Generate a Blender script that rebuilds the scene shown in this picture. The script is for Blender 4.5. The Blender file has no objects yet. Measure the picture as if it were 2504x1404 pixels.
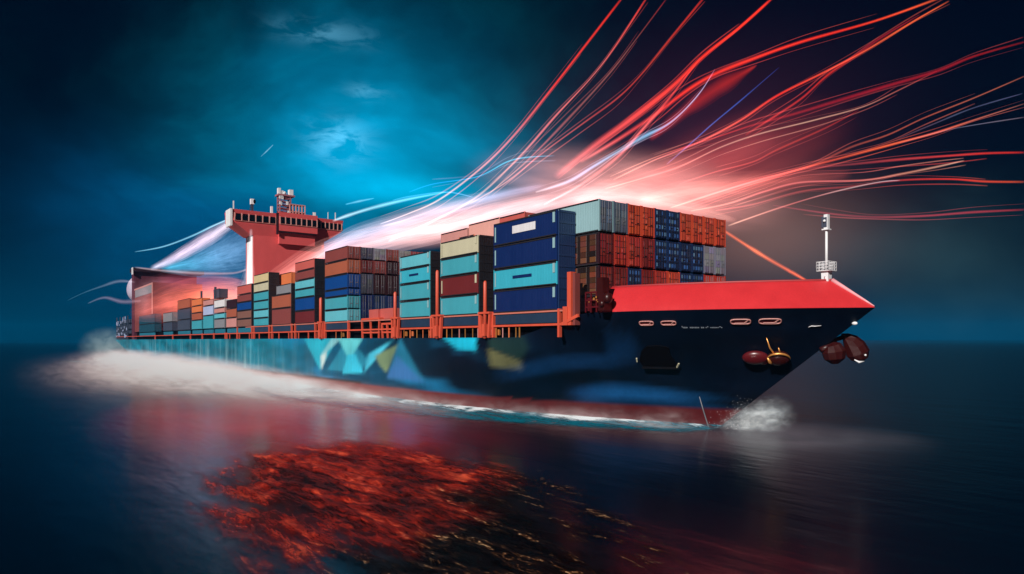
import bpy, math, random
from mathutils import Vector, Matrix, noise
random.seed(7)
C = bpy.context.scene
COL = C.collection
PI = math.pi

# ------------------------------------------------------------------ camera
F = 1680.0            # focal length in photo pixels (photo 2504 wide)
CX, HZ = 1252.0, 832.0
H = 9.3               # eye height above the water
cam = bpy.data.cameras.new('camera'); co = bpy.data.objects.new('camera', cam); COL.objects.link(co)
co.location = (0, 0, H); co.rotation_euler = (PI/2, 0, 0)
cam.sensor_width = 36; cam.lens = 36*F/2504
cam.shift_y = (HZ-702)/2504; cam.clip_end = 60000; cam.clip_start = 0.5
C.camera = co

# ------------------------------------------------------------------ ship axes (F_ forward, E_ towards the far side)
_n = math.hypot(CX, F)
FX, FY = CX/_n, -F/_n
EX, EY = F/_n, CX/_n
HB = 12.8                                   # half beam
OX, OY = 17.2+HB*EX, 58+HB*EY               # ship origin: centreline, level with the bow shoulder
YAW = math.atan2(FY, FX)
def L2W(x, y, z): return Vector((OX+x*FX+y*EX, OY+x*FY+y*EY, z))
def W2L(v): return ((v.x-OX)*FX+(v.y-OY)*FY, (v.x-OX)*EX+(v.y-OY)*EY, v.z)
def xat(px, y):                             # ship x of a picture column on the lengthwise plane y
    k = (px-CX)/F
    bx, by = OX+y*EX, OY+y*EY
    return (k*by-bx)/(FX-k*FY)
def yat(px, x):                             # ship y of a picture column on the crosswise plane x
    k = (px-CX)/F
    bx, by = OX+x*FX, OY+x*FY
    return (k*by-bx)/(EX-k*EY)
def dep(x, y): return OY+x*FY+y*EY
def zat(py, x, y): return H-(py-HZ)*dep(x, y)/F
def world_at(px, py, Y): return Vector(((px-CX)/F*Y, Y, H-(py-HZ)/F*Y))
def water_at(px, py):
    Y = H*F/(py-HZ); return Vector(((px-CX)/F*Y, Y, 0))

# ------------------------------------------------------------------ light
SUN_EL, SUN_H = math.radians(27), Vector((-0.46, -0.89, 0)).normalized()
sd = bpy.data.lights.new('sun', 'SUN'); sd.energy = 5.0; sd.angle = math.radians(0.5); sd.color = (1, .95, .90)
so = bpy.data.objects.new('sun', sd); COL.objects.link(so)
to_sun = Vector((SUN_H.x*math.cos(SUN_EL), SUN_H.y*math.cos(SUN_EL), math.sin(SUN_EL)))
so.rotation_euler = to_sun.to_track_quat('Z', 'Y').to_euler()
C.view_settings.view_transform = 'Standard'; C.view_settings.look = 'None'
C.view_settings.exposure = 0; C.view_settings.gamma = 1
cy = C.cycles
cy.transparent_max_bounces = 160; cy.max_bounces = 10; cy.volume_bounces = 8
cy.use_denoising = True

class NT:
    """small node-tree writer"""
    def __init__(s, tree): s.t = tree; s.n = tree.nodes; s.l = tree.links
    def new(s, k, **kw):
        n = s.n.new(k)
        for a, b in kw.items(): setattr(n, a, b)
        return n
    def put(s, sock, v):
        if isinstance(v, bpy.types.NodeSocket): s.l.new(v, sock)
        else: sock.default_value = v
    def m(s, op, a, b=0.0, c=0.0, clamp=False):
        n = s.new('ShaderNodeMath', operation=op, use_clamp=clamp)
        for i, v in enumerate((a, b, c)): s.put(n.inputs[i], v)
        return n.outputs[0]
    def vm(s, op, a, b=(0, 0, 0), scale=None):
        n = s.new('ShaderNodeVectorMath', operation=op)
        s.put(n.inputs[0], a); s.put(n.inputs[1], b)
        if scale is not None: s.put(n.inputs['Scale'], scale)
        return n.outputs['Value'] if op in ('DOT_PRODUCT', 'LENGTH') else n.outputs[0]
    def noise(s, vec, scale=1.0, detail=3.0, rough=.5, dist=0.0, col=False):
        n = s.new('ShaderNodeTexNoise'); s.put(n.inputs['Vector'], vec)
        n.inputs['Scale'].default_value = scale; n.inputs['Detail'].default_value = detail
        n.inputs['Roughness'].default_value = rough; n.inputs['Distortion'].default_value = dist
        return n.outputs['Color' if col else 'Fac']
    def ramp(s, fac, stops):
        n = s.new('ShaderNodeValToRGB'); s.put(n.inputs[0], fac)
        e = n.color_ramp.elements
        while len(e) < len(stops): e.new(.5)
        for k, (p, c) in zip(e, stops):
            k.position = p; k.color = tuple(c)+(1,) if len(c) == 3 else c
        return n.outputs[0]
    def mix(s, fac, a, b, mode='MIX'):
        n = s.new('ShaderNodeMix', data_type='RGBA', blend_type=mode)
        s.put(n.inputs[0], fac)
        for i, v in ((6, a), (7, b)):
            s.put(n.inputs[i], tuple(v)+(1,) if isinstance(v, tuple) and len(v) == 3 else v)
        return n.outputs[2]
    def smooth(s, v, a, b):
        n = s.new('ShaderNodeMapRange', interpolation_type='SMOOTHSTEP'); s.put(n.inputs[0], v)
        n.inputs[1].default_value = a; n.inputs[2].default_value = b
        return n.outputs[0]

# ------------------------------------------------------------------ sky
W = bpy.data.worlds.new('World'); C.world = W; W.use_nodes = True
W.node_tree.nodes.clear()
def build_sky():
    t = NT(W.node_tree)
    d = t.vm('NORMALIZE', t.new('ShaderNodeTexCoord').outputs['Generated'])
    nz = t.noise(t.vm('MULTIPLY', d, (1, 1, 1.5)), 2.2, 5, .55, .4, True)
    wob = t.vm('MULTIPLY', t.vm('SUBTRACT', nz, (.5, .5, .5)), (.34, .34, .34))
    dw = t.vm('ADD', d, wob)
    def lobe(px, py, sx, sy, warped=True, power=1.0):
        c = Vector(((px-CX)/F, 1, (HZ-py)/F)).normalized()
        r = c.cross(Vector((0, 0, 1))).normalized(); u = r.cross(c)
        v = dw if warped else d
        a = t.m('MULTIPLY', t.vm('DOT_PRODUCT', v, r), F/sx)
        b = t.m('MULTIPLY', t.vm('DOT_PRODUCT', v, u), F/sy)
        q = t.m('ADD', t.m('MULTIPLY', a, a), t.m('MULTIPLY', b, b))
        g = t.m('POWER', 2.718, t.m('MULTIPLY', q, -power))
        return t.m('MULTIPLY', g, t.m('GREATER_THAN', t.vm('DOT_PRODUCT', d, c), 0))
    parts = []
    def add(col, fac):
        parts.append(t.vm('SCALE', col, scale=fac))
    bl = t.m('ADD', t.m('MULTIPLY', t.smooth(t.noise(t.vm('MULTIPLY', dw, (1, 1, 1.4)), 3.0, 4, .55, .5), .28, .74), .75), .60)
    for col, (px, py, sx, sy, w) in SKY_LOBES:
        l = lobe(px, py, sx, sy, w); add(col, t.m('MULTIPLY', l, bl) if w else l)
    # wispy small clouds in the cyan break
    cl = t.noise(t.vm('MULTIPLY', d, (1, 1, 2.6)), 22, 5, .6, .6)
    cl = t.smooth(cl, .40, .66)
    for px, py, sx, sy, k in ((828, 345, 58, 40, .34), (790, 80, 90, 22, .17), (893, 225, 40, 16, .15)):
        add((.32*k, .9*k, 1.25*k), t.m('MULTIPLY', cl, lobe(px, py, sx, sy, False)))
    veil = t.smooth(t.noise(t.vm('MULTIPLY', dw, (1, 1, 1.2)), 4.5, 5, .6), .4, .75)
    add((.0, .06, .085), t.m('MULTIPLY', veil, lobe(870, 330, 420, 330)))
    acc = parts[0]
    for p in parts[1:]: acc = t.vm('ADD', acc, p)
    sky = t.new('ShaderNodeTexSky', sky_type='NISHITA', sun_disc=False, sun_elevation=SUN_EL)
    sky.sun_rotation = math.atan2(SUN_H.x, SUN_H.y)
    bg = t.new('ShaderNodeBackground'); t.l.new(acc, bg.inputs[0])
    b2 = t.new('ShaderNodeBackground'); t.l.new(sky.outputs[0], b2.inputs[0]); b2.inputs[1].default_value = .00012
    ad = t.new('ShaderNodeAddShader'); t.l.new(bg.outputs[0], ad.inputs[0]); t.l.new(b2.outputs[0], ad.inputs[1])
    out = t.new('ShaderNodeOutputWorld'); t.l.new(ad.outputs[0], out.inputs[0])
SKY_LOBES = [
    ((.0001, .0010, .0085), (1250, 500, 2600, 2600, False)),
    ((.0, .30, .54), (960, 450, 270, 120, True)),
    ((.0, .085, .16), (830, 310, 280, 190, True)),
    ((.0, .060, .11), (850, 110, 220, 170, True)),
    ((.0, .060, .16), (500, 600, 300, 170, True)),
    ((.0, .022, .048), (130, 750, 330, 110, False)),
    ((.012, .030, .034), (2230, 690, 300, 110, True)),
    ((.0, .035, .080), (2120, 840, 430, 85, False)),
    ((.17, .085, .066), (1870, 575, 180, 105, False)),
    ((.030, .007, .016), (1700, 340, 300, 170, False)),
    ((.0, .30, .50), (1000, 468, 180, 36, False)),
]
build_sky()

# ------------------------------------------------------------------ mesh helpers
class MB:
    def __init__(s): s.v = []; s.f = []; s.c = []; s.mi = []; s.sm = []
    def add(s, vs, fs, col=None, mi=0, sm=False):
        o = len(s.v); s.v += [tuple(v) for v in vs]
        s.f += [tuple(i+o for i in f) for f in fs]; s.mi += [mi]*len(fs); s.sm += [sm]*len(fs)
        s.c += [col or (1, 1, 1)]*len(vs)
    def box(s, x0, x1, y0, y1, z0, z1, col=None, mi=0):
        vs = [(x, y, z) for z in (z0, z1) for y in (y0, y1) for x in (x0, x1)]
        s.add(vs, [(0, 2, 3, 1), (4, 5, 7, 6), (0, 1, 5, 4), (2, 6, 7, 3), (0, 4, 6, 2), (1, 3, 7, 5)], col, mi)
    def bar(s, a, b, w, h=None, col=None, mi=0):
        a, b = Vector(a), Vector(b); d = (b-a).normalized(); h = h or w
        up = Vector((0, 0, 1)) if abs(d.z) < .9 else Vector((1, 0, 0))
        r = d.cross(up).normalized(); u = r.cross(d)
        vs = [p+r*(w/2*i)+u*(h/2*j) for p in (a, b) for i, j in ((-1, -1), (1, -1), (1, 1), (-1, 1))]
        s.add(vs, [(0, 1, 2, 3), (7, 6, 5, 4), (0, 4, 5, 1), (1, 5, 6, 2), (2, 6, 7, 3), (3, 7, 4, 0)], col, mi)
    def tube(s, pts, rads, n=8, flat=1.0, axis=None, col=None, mi=0, cols=None, caps=True, sm=True):
        pts = [Vector(p) for p in pts]; vs = []; fs = []
        ref = Vector(axis) if axis else Vector((0, 0, 1))
        for i, p in enumerate(pts):
            d = (pts[min(i+1, len(pts)-1)]-pts[max(i-1, 0)]).normalized()
            q = ref if abs(d.dot(ref)) < .95 else Vector((1, 0, 0))
            r = d.cross(q).normalized(); u = r.cross(d)
            for k in range(n):
                a = 2*PI*k/n
                vs.append(p+r*(math.cos(a)*rads[i]*flat)+u*(math.sin(a)*rads[i]))
        for i in range(len(pts)-1):
            for k in range(n):
                fs.append((i*n+k, i*n+(k+1) % n, (i+1)*n+(k+1) % n, (i+1)*n+k))
        if caps: fs += [tuple(range(n-1, -1, -1)), tuple(range((len(pts)-1)*n, len(pts)*n))]
        o = len(s.v); s.add(vs, fs, col, mi, sm)
        if cols:
            for i in range(len(pts)):
                for k in range(n): s.c[o+i*n+k] = cols[i]
    def ball(s, c, r, n=16, m=10, col=None, mi=0, rot=None):
        c = Vector(c); r = Vector(r) if not isinstance(r, (int, float)) else Vector((r, r, r)); vs = []; fs = []
        for j in range(m+1):
            t = PI*j/m
            for k in range(n):
                a = 2*PI*k/n
                p = Vector((r.x*math.sin(t)*math.cos(a), r.y*math.sin(t)*math.sin(a), r.z*math.cos(t)))
                if rot: p = rot @ p
                vs.append(c+p)
        for j in range(m):
            for k in range(n): fs.append((j*n+k, (j+1)*n+k, (j+1)*n+(k+1) % n, j*n+(k+1) % n))
        s.add(vs, fs, col, mi, True)
    def grid(s, rows, col=None, mi=0, cols=None, sm=True, flip=False):
        n = len(rows[0]); vs = [p for r in rows for p in r]
        fs = [(i*n+k, i*n+k+1, (i+1)*n+k+1, (i+1)*n+k) for i in range(len(rows)-1) for k in range(n-1)]
        if flip: fs = [f[::-1] for f in fs]
        o = len(s.v); s.add(vs, fs, col, mi, sm)
        if cols:
            for i, c in enumerate(c for r in cols for c in r): s.c[o+i] = c
    def mesh(s, name, mats):
        me = bpy.data.meshes.new(name); me.from_pydata(s.v, [], s.f)
        for m in (mats if isinstance(mats, (list, tuple)) else [mats]): me.materials.append(m)
        me.polygons.foreach_set('material_index', s.mi); me.polygons.foreach_set('use_smooth', s.sm)
        ca = me.color_attributes.new('tint', 'FLOAT_COLOR', 'POINT')
        ca.data.foreach_set('color', [x for c in s.c for x in (c[0], c[1], c[2], 1.0)])
        me.update(); return me
    def build(s, name, mats, parent=None):
        o = bpy.data.objects.new(name, s.mesh(name, mats)); COL.objects.link(o)
        if parent: o.parent = parent
        return o
def tag(o, label=None, cat=None, group=None, kind=None):
    if label: o['label'] = label
    if cat: o['category'] = cat
    if group: o['group'] = group
    if kind: o['kind'] = kind
    return o
def empty(name, loc=(0, 0, 0), rz=0):
    o = bpy.data.objects.new(name, None); COL.objects.link(o); o.location = loc; o.rotation_euler = (0, 0, rz)
    o.empty_display_size = .5
    return o

# ------------------------------------------------------------------ materials
def newmat(name):
    m = bpy.data.materials.new(name); m.use_nodes = True; m.node_tree.nodes.clear()
    return m, NT(m.node_tree)
def finish(t, surf=None, vol=None):
    o = t.new('ShaderNodeOutputMaterial')
    if surf: t.l.new(surf, o.inputs[0])
    if vol: t.l.new(vol, o.inputs[1])
def paint(name, col, rough=.45, var=.18, ribs=0.0, tint=False, metal=0.0, spec=.5):
    m, t = newmat(name)
    tc = t.new('ShaderNodeTexCoord').outputs['Object']
    n1 = t.noise(t.vm('MULTIPLY', tc, (.5, .5, .22)), 1.3, 5, .6)
    n2 = t.noise(t.vm('MULTIPLY', tc, (3, 3, .35)), 2.0, 3, .5)
    k = t.m('ADD', t.m('MULTIPLY', n1, var*1.3), t.m('MULTIPLY', n2, var*.7))
    k = t.m('ADD', k, 1-var)
    base = t.vm('SCALE', col, scale=k)
    if tint:
        at = t.new('ShaderNodeAttribute', attribute_name='tint').outputs['Color']
        base = t.vm('MULTIPLY', base, at)
    p = t.new('ShaderNodeBsdfPrincipled'); t.l.new(base, p.inputs['Base Color'])
    t.put(p.inputs['Roughness'], t.m('ADD', t.m('MULTIPLY', n1, .2), rough-.1)); p.inputs['Metallic'].default_value = metal
    p.inputs['Specular IOR Level'].default_value = spec
    if ribs:
        w = t.new('ShaderNodeTexWave', wave_type='BANDS', bands_direction='X', wave_profile='SIN'); t.l.new(tc, w.inputs[0])
        w.inputs['Scale'].default_value = 1.15
        b = t.new('ShaderNodeBump'); b.inputs['Strength'].default_value = ribs; b.inputs['Distance'].default_value = .04
        t.l.new(w.outputs['Fac'], b.inputs['Height']); t.l.new(b.outputs[0], p.inputs['Normal'])
    finish(t, p.outputs[0]); return m
def glowmat(name):                           # a streak of light: adds its own light and hides nothing
    m, t = newmat(name)
    at = t.new('ShaderNodeAttribute', attribute_name='tint').outputs['Color']
    e = t.new('ShaderNodeEmission'); t.l.new(at, e.inputs[0]); e.inputs[1].default_value = 1
    tr = t.new('ShaderNodeBsdfTransparent'); a = t.new('ShaderNodeAddShader')
    t.l.new(e.outputs[0], a.inputs[0]); t.l.new(tr.outputs[0], a.inputs[1])
    finish(t, a.outputs[0]); m.cycles.emission_sampling = 'NONE'; return m
def veilmat(name):                           # broad veil of light: finer strands run along it
    m, t = newmat(name)
    at = t.new('ShaderNodeAttribute', attribute_name='tint').outputs['Color']
    uv = t.new('ShaderNodeAttribute', attribute_name='along').outputs['Vector']
    n = t.smooth(t.noise(t.vm('MULTIPLY', uv, (2.0, 3.2, 3.2)), 1.0, 4, .6, .5), .30, .72)
    e = t.new('ShaderNodeEmission'); t.l.new(at, e.inputs[0]); t.put(e.inputs[1], t.m('ADD', t.m('MULTIPLY', n, 1.7), .12))
    tr = t.new('ShaderNodeBsdfTransparent'); a = t.new('ShaderNodeAddShader')
    t.l.new(e.outputs[0], a.inputs[0]); t.l.new(tr.outputs[0], a.inputs[1])
    finish(t, a.outputs[0]); m.cycles.emission_sampling = 'NONE'; return m

PAL = {  # paint colours; dark maroon also paints shade on the bow block side
    'navy': (.003, .015, .085), 'blue': (.003, .045, .20), 'teal': (.045, .29, .36), 'light teal': (.10, .40, .48),
    'cyan': (.035, .34, .45), 'pale cyan': (.23, .38, .41), 'maroon': (.12, .014, .016), 'brick red': (.20, .045, .040),
    'salmon red': (.46, .09, .075), 'orange brown': (.33, .085, .045), 'cream': (.46, .43, .30), 'yellow cream': (.55, .44, .24),
    'grey': (.20, .20, .22), 'slate': (.045, .055, .085), 'white': (.62, .60, .62), 'lavender': (.36, .42, .62),
    'rose': (.50, .22, .20), 'orange': (.62, .16, .055), 'brown': (.19, .085, .065), 'dark maroon': (.026, .007, .011),
    'dark teal': (.010, .055, .085), 'bright orange': (.62, .072, .032), 'red orange': (.47, .042, .027), 'rust red': (.25, .022, .019),
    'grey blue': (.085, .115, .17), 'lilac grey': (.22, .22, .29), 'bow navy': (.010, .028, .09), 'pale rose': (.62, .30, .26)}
M = {k: paint('paint_'+k.replace(' ', '_'), c, .42, .22, ribs=.35) for k, c in PAL.items()}
MT = {k: paint('door_'+k.replace(' ', '_'), c, .5, .35, tint=True) for k, c in PAL.items()}
M['black'] = paint('black_steel', (.0015, .0015, .003), .8, spec=.08)
M['seam'] = paint('dark_seam', (.010, .008, .012), .6)
M['deckred'] = paint('deck_orange_red', (.56, .075, .038), .5, .3)
M['bulwark'] = paint('bulwark_red', (.54, .026, .032), .36, .24)
M['house'] = paint('house_red', (.62, .085, .085), .5, .16)
M['houserose'] = paint('house_rose', (.50, .16, .17), .5, .2)
M['whitep'] = paint('white_paint', (.72, .72, .74), .45, .15)
M['brass'] = paint('worn_brass', (.7, .30, .08), .35, .3, metal=.6)
M['coam'] = paint('coaming_blue', (.012, .030, .065), .5, .3)
M['darkred'] = paint('dark_red_steel', (.085, .006, .009), .32, .35)
M['gear'] = paint('gear_steel', (.032, .0040, .0042), .38, .5, spec=.35)
M['deckgrey'] = paint('deck_grey', (.06, .03, .03), .7, .4)
def glassmat():
    m, t = newmat('window_glass'); p = t.new('ShaderNodeBsdfPrincipled')
    p.inputs['Base Color'].default_value = (.004, .006, .010, 1); p.inputs['Roughness'].default_value = .08
    finish(t, p.outputs[0]); return m
M['glass'] = glassmat()
GLOW = glowmat('light_streak'); VEIL = veilmat('light_veil')
def hullmat():
    m, t = newmat('hull_paint')
    at = t.new('ShaderNodeAttribute', attribute_name='tint').outputs['Color']
    tc = t.new('ShaderNodeTexCoord').outputs['Object']
    n1 = t.noise(t.vm('MULTIPLY', tc, (.35, .35, .12)), 1.0, 6, .6)
    n2 = t.noise(t.vm('MULTIPLY', tc, (1.6, 1.6, .08)), 1.0, 4, .6)
    k = t.m('ADD', t.m('ADD', t.m('MULTIPLY', n1, .45), t.m('MULTIPLY', n2, .45)), .55)
    p = t.new('ShaderNodeBsdfPrincipled'); t.l.new(t.vm('SCALE', at, scale=k), p.inputs['Base Color'])
    t.put(p.inputs['Roughness'], t.m('ADD', t.m('MULTIPLY', n1, .3), .30)); p.inputs['Specular IOR Level'].default_value = .28
    b = t.new('ShaderNodeBump'); b.inputs['Strength'].default_value = .10; b.inputs['Distance'].default_value = .15
    t.l.new(t.noise(tc, .45, 2), b.inputs['Height']); t.l.new(b.outputs[0], p.inputs['Normal'])
    finish(t, p.outputs[0]); return m
M['hull'] = hullmat()

# ------------------------------------------------------------------ sea
def seamat():
    m, t = newmat('sea_water')
    tc = t.new('ShaderNodeTexCoord').outputs['Object']
    rot = t.new('ShaderNodeVectorRotate', rotation_type='Z_AXIS'); t.l.new(tc, rot.inputs['Vector']); rot.inputs['Angle'].default_value = -YAW
    v = rot.outputs[0]
    a = t.noise(t.vm('MULTIPLY', v, (.045, .14, 1)), 1.0, 4, .55, .3)
    b = t.noise(t.vm('MULTIPLY', v, (.35, 1.1, 1)), 1.0, 3, .5)
    h = t.m('ADD', t.m('MULTIPLY', a, 1.0), t.m('MULTIPLY', b, .18))
    bp = t.new('ShaderNodeBump'); bp.inputs['Strength'].default_value = .30; bp.inputs['Distance'].default_value = .40; t.l.new(h, bp.inputs['Height'])
    p = t.new('ShaderNodeBsdfPrincipled'); p.inputs['Base Color'].default_value = (.0002, .0040, .011, 1)
    p.inputs['Roughness'].default_value = .20; p.inputs['IOR'].default_value = 1.33
    t.l.new(bp.outputs[0], p.inputs['Normal']); finish(t, p.outputs[0]); return m
mb = MB()
_r = [0, 40, 90, 180, 400, 900, 2500, 8000, 20000, 45000]
for i in range(len(_r)-1):
    n = 48
    ring = [[(r*math.cos(2*PI*k/n), r*math.sin(2*PI*k/n), 0) for k in range(n+1)] for r in (_r[i], _r[i+1])]
    mb.grid(ring, flip=True, sm=False)
sea = mb.build('sea', seamat()); sea['kind'] = 'structure'

# ------------------------------------------------------------------ the ship
ship = empty('container_ship', (OX, OY, 0), YAW)
tag(ship, 'long container ship with navy and teal hull, red bulwark and red bridge', 'container ship')
def P(name, mb, mat, parent=None): return mb.build(name, mat, parent or ship)

XS = xat(283, -HB)                      # stern
KN = zat(752, 7.2, 0)                   # knuckle height at the bow
DK = 9.62                               # main deck
XSH0, XSH1 = xat(1270, -HB), xat(1440, -HB)
XTIP = xat(2140, 0); XFOOT = xat(1757, 0)
def sm(a, b, v):
    t = max(0, min(1, (v-a)/(b-a))); return t*t*(3-2*t)
def sheer(x): return DK+(KN-DK)*sm(XSH0, XSH1, x)
def stem(z): return XFOOT+(XTIP-XFOOT)*max(-.2, z/KN)**1.0 if z > 0 else XFOOT+(XTIP-XFOOT)*z/KN
def hbreadth(x, z):
    k = max(0, min(1, z/KN)); s = stem(z); L = 80-44*k**.8
    u = max(0.0, min(1.0, (s-x)/L))
    return HB*(1-(1-u)**3)
XCUT = xat(420, -HB)
def keel(x):                             # the counter rises out of the water at the stern
    if x > XCUT: return -3.0
    t = (XCUT-x)/(XCUT-XS); return -3+(DK-.2+3)*t**1.6

def hp(px, py): x = xat(px, -HB); return (x, zat(py, x, -HB))
def poly(*pts): return [hp(*p) for p in pts]
SHAPES = [  # graphics and flowing blue highlights painted on the hull side, (colour, outline)
    ((.02, .36, .48), poly((742, 826), (826, 826), (783, 905))),
    ((.55, .62, .58), poly((786, 905), (784, 870), (800, 855), (795, 880))),
    ((.20, .46, .50), poly((790, 868), (838, 826), (812, 826), (784, 868))),
    ((.015, .20, .30), poly((850, 826), (900, 880), (880, 912), (800, 905))),
    ((.10, .48, .52), poly((826, 826), (888, 826), (862, 870), (848, 870))),
    ((.03, .42, .58), poly((850, 866), (870, 866), (888, 912), (838, 914))),
    ((.05, .40, .55), poly((900, 866), (975, 823), (968, 823), (895, 905), (890, 915))),
    ((.13, .19, .10), poly((916, 870), (975, 842), (945, 912), (930, 895))),
    ((.012, .14, .24), poly((978, 826), (1035, 932), (950, 925), (960, 880))),
    ((.03, .12, .30), poly((945, 925), (970, 868), (1035, 935))),
    ((.01, .42, .60), poly((1080, 823), (1165, 823), (1162, 858), (1120, 855))),
    ((.10, .10, .045), poly((1190, 850), (1254, 882), (1250, 906), (1186, 897))),
    ((.010, .030, .028), poly((1195, 826), (1275, 822), (1280, 850), (1254, 882), (1192, 850))),
    ((.006, .050, .16), poly((1240, 905), (1330, 880), (1440, 878), (1472, 800), (1478, 840), (1450, 885), (1330, 895), (1180, 930))),
    ((.006, .045, .15), poly((1310, 985), (1345, 955), (1420, 955), (1570, 1000), (1430, 975))),
    ((.008, .090, .26), poly((1330, 975), (1390, 950), (1480, 965), (1600, 1003), (1440, 985))),
]
def inside(p, pg):
    c = False; j = len(pg)-1
    for i in range(len(pg)):
        (xi, yi), (xj, yj) = pg[i], pg[j]
        if (yi > p[1]) != (yj > p[1]) and p[0] < (xj-xi)*(p[1]-yi)/(yj-yi)+xi: c = not c
        j = i
    return c
def lerp3(a, b, t): return tuple(p+(q-p)*t for p, q in zip(a, b))
XA, XB, XC = xat(620, -HB), xat(860, -HB), xat(1130, -HB)
def hull_colour(x, z):
    BT = 2.05+.1*sm(XC, XA, x)
    if z < BT: return lerp3((.105, .010, .012), (.17, .022, .022), sm(XC+20, XB, x))
    if z < BT+.12: return (.004, .004, .006)
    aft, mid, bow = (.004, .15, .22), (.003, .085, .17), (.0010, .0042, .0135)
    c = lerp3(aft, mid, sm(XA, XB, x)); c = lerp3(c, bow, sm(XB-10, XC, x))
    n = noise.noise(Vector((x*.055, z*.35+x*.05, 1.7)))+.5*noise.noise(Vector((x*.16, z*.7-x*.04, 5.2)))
    c = tuple(v*(1+.55*n) for v in c); q = max(0, n-.12)*sm(XC+18, XB, x)*sm(XA, XB, x); c = lerp3(c, (.012, .22, .46), min(.75, q*1.6))  # flowing blue highlights painted into the hull colour
    if x < XB:                            # pale run-off streaks on the aft shell
        n = noise.noise(Vector((x*.42, 3.1, z*.03)))+.6*noise.noise(Vector((x*1.3, 9.1, z*.05)))
        k = max(0, n)*(.25+.75*max(0, 1-z/9.0))*sm(XB, XA-10, x)
        c = lerp3(c, (.30, .55, .60), min(.7, k))
    for col, pg in SHAPES:
        if not (min(p[0] for p in pg)-1.2 < x < max(p[0] for p in pg)+1.2): continue
        bl_ = 3.2 if pg in (SHAPES[-1][1], SHAPES[-2][1], SHAPES[-3][1]) else 1.0
        hit = sum(inside((x+dx*bl_, z+dz*bl_), pg) for dx in (-.4, -.2, 0, .2, .4) for dz in (-.2, -.1, 0, .1, .2))/25
        if hit: c = lerp3(c, tuple(v*(1.25 if x > XB else 1.1) for v in col), min(1, hit*(.88+.35*noise.noise(Vector((x*.16, z*.35, 4))))))
    return c
def stations():
    xs = []; x = XS
    while x < XFOOT:
        xs.append(x); x += .9 if x > xat(700, -HB) else 3.0
        if x > XC-90: x -= .5
    return xs
NZ = 34
def hull_side(sign):
    rows, cols = [], []
    zs = [(-3+(KN+3)*j/NZ) for j in range(NZ+1)]
    N = 420
    for i in range(N+1):
        t = i/N; t = 1-(1-t)**1.9           # finer towards the bow
        row, cr = [], []
        for j in range(NZ+1):
            f = j/NZ
            xt = XS+(XTIP-XS)*t
            lo, hi = keel(xt), sheer(xt)
            z = lo+(hi-lo)*f
            x = XS+(stem(z)-XS)*t if xt > -90 else xt
            if -140 < xt <= -90: pass
            if xt > -90:                     # pull the stations forward to the raked stem
                g = (xt+90)/(XTIP+90); x = -90+(stem(z)+90)*g
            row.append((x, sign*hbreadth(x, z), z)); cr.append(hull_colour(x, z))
        rows.append(row); cols.append(cr)
    return rows, cols
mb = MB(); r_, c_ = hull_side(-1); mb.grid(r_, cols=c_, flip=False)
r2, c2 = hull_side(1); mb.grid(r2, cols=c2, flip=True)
# transom closing the stern
a, b = r_[0], r2[0]; mb.grid([a, b], col=(.006, .12, .17), sm=False)
hull = P('hull', mb, M['hull'])
# decks
def deck_strip(name, x0, x1, z, off, mat):
    mb = MB(); rows = []
    for i in range(41):
        x = x0+(x1-x0)*i/40; w = max(.02, hbreadth(x, z)-off); rows.append([(x, -w, z), (x, w, z)])
    mb.grid(rows, sm=False, flip=True); return P(name, mb, mat)
deck_strip('deck', XS+1, XSH1-1, DK-.05, .15, M['deckgrey'])
deck_strip('foredeck', XSH1-1.2, XTIP-.8, KN-.05, .10, M['deckgrey'])
# red bulwark round the bow, leaning inwards
mb = MB(); XBW = xat(1452, -HB); BH = 2.62; XTOP = XTIP-3.9
def bulw(t, k, inner=0.0, sgn=-1):
    tip = XTIP-3.9*k; x = XBW+(tip-XBW)*t
    L = 36; u = max(0, min(1, (tip-x)/L)); w = (HB-1.05*k**2.2)*(1-(1-u)**3)
    return (x, sgn*max(0, w-inner), KN+.004+BH*k)
for sgn in (-1, 1):
    rows = []
    for i in range(61):
        t = 1-(1-i/60)**1.6
        rows.append([bulw(t, k_, -.03, sgn) for k_ in (0, .12, .25, .4, .55, .7, .82, .91, .97)]+[bulw(t, 1, .10, sgn), bulw(t, 1, .30, sgn), bulw(t, .02, .30, sgn)])
    mb.grid(rows, flip=(sgn > 0))
    mb.add([bulw(0, 0, 0, sgn), bulw(0, 1, 0, sgn), bulw(0, 1, .3, sgn), bulw(0, .02, .3, sgn)], [(0, 1, 2, 3)])
bul = P('bulwark', mb, M['bulwark'])
for sgn in (-1, 1):
    mb = MB(); pr = [Vector(bulw(1-(1-i/40)**1.6, 1, .16, sgn))+Vector((0, 0, .05)) for i in range(41)]
    mb.tube(pr, [.12]*41, 6); tag(P('top_rail', mb, paint('rail_dark_red', (.30, .022, .026), .45, .3), bul), 'darker red rail along the bulwark top')
mb = MB()                                    # highlight on the stem edge, painted as a pale tube down to the beak
mb.tube([Vector((XTIP-3.9*k+.05, 0, KN+BH*k+.04)) for k in (1.0, .75, .5, .25, .03)], [.20, .17, .13, .10, .05], 8)
tag(P('stem_highlight', mb, paint('highlight_rose', (.75, .33, .36), .35, .1), bul), 'pale rose painted highlight along the stem')

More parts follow.
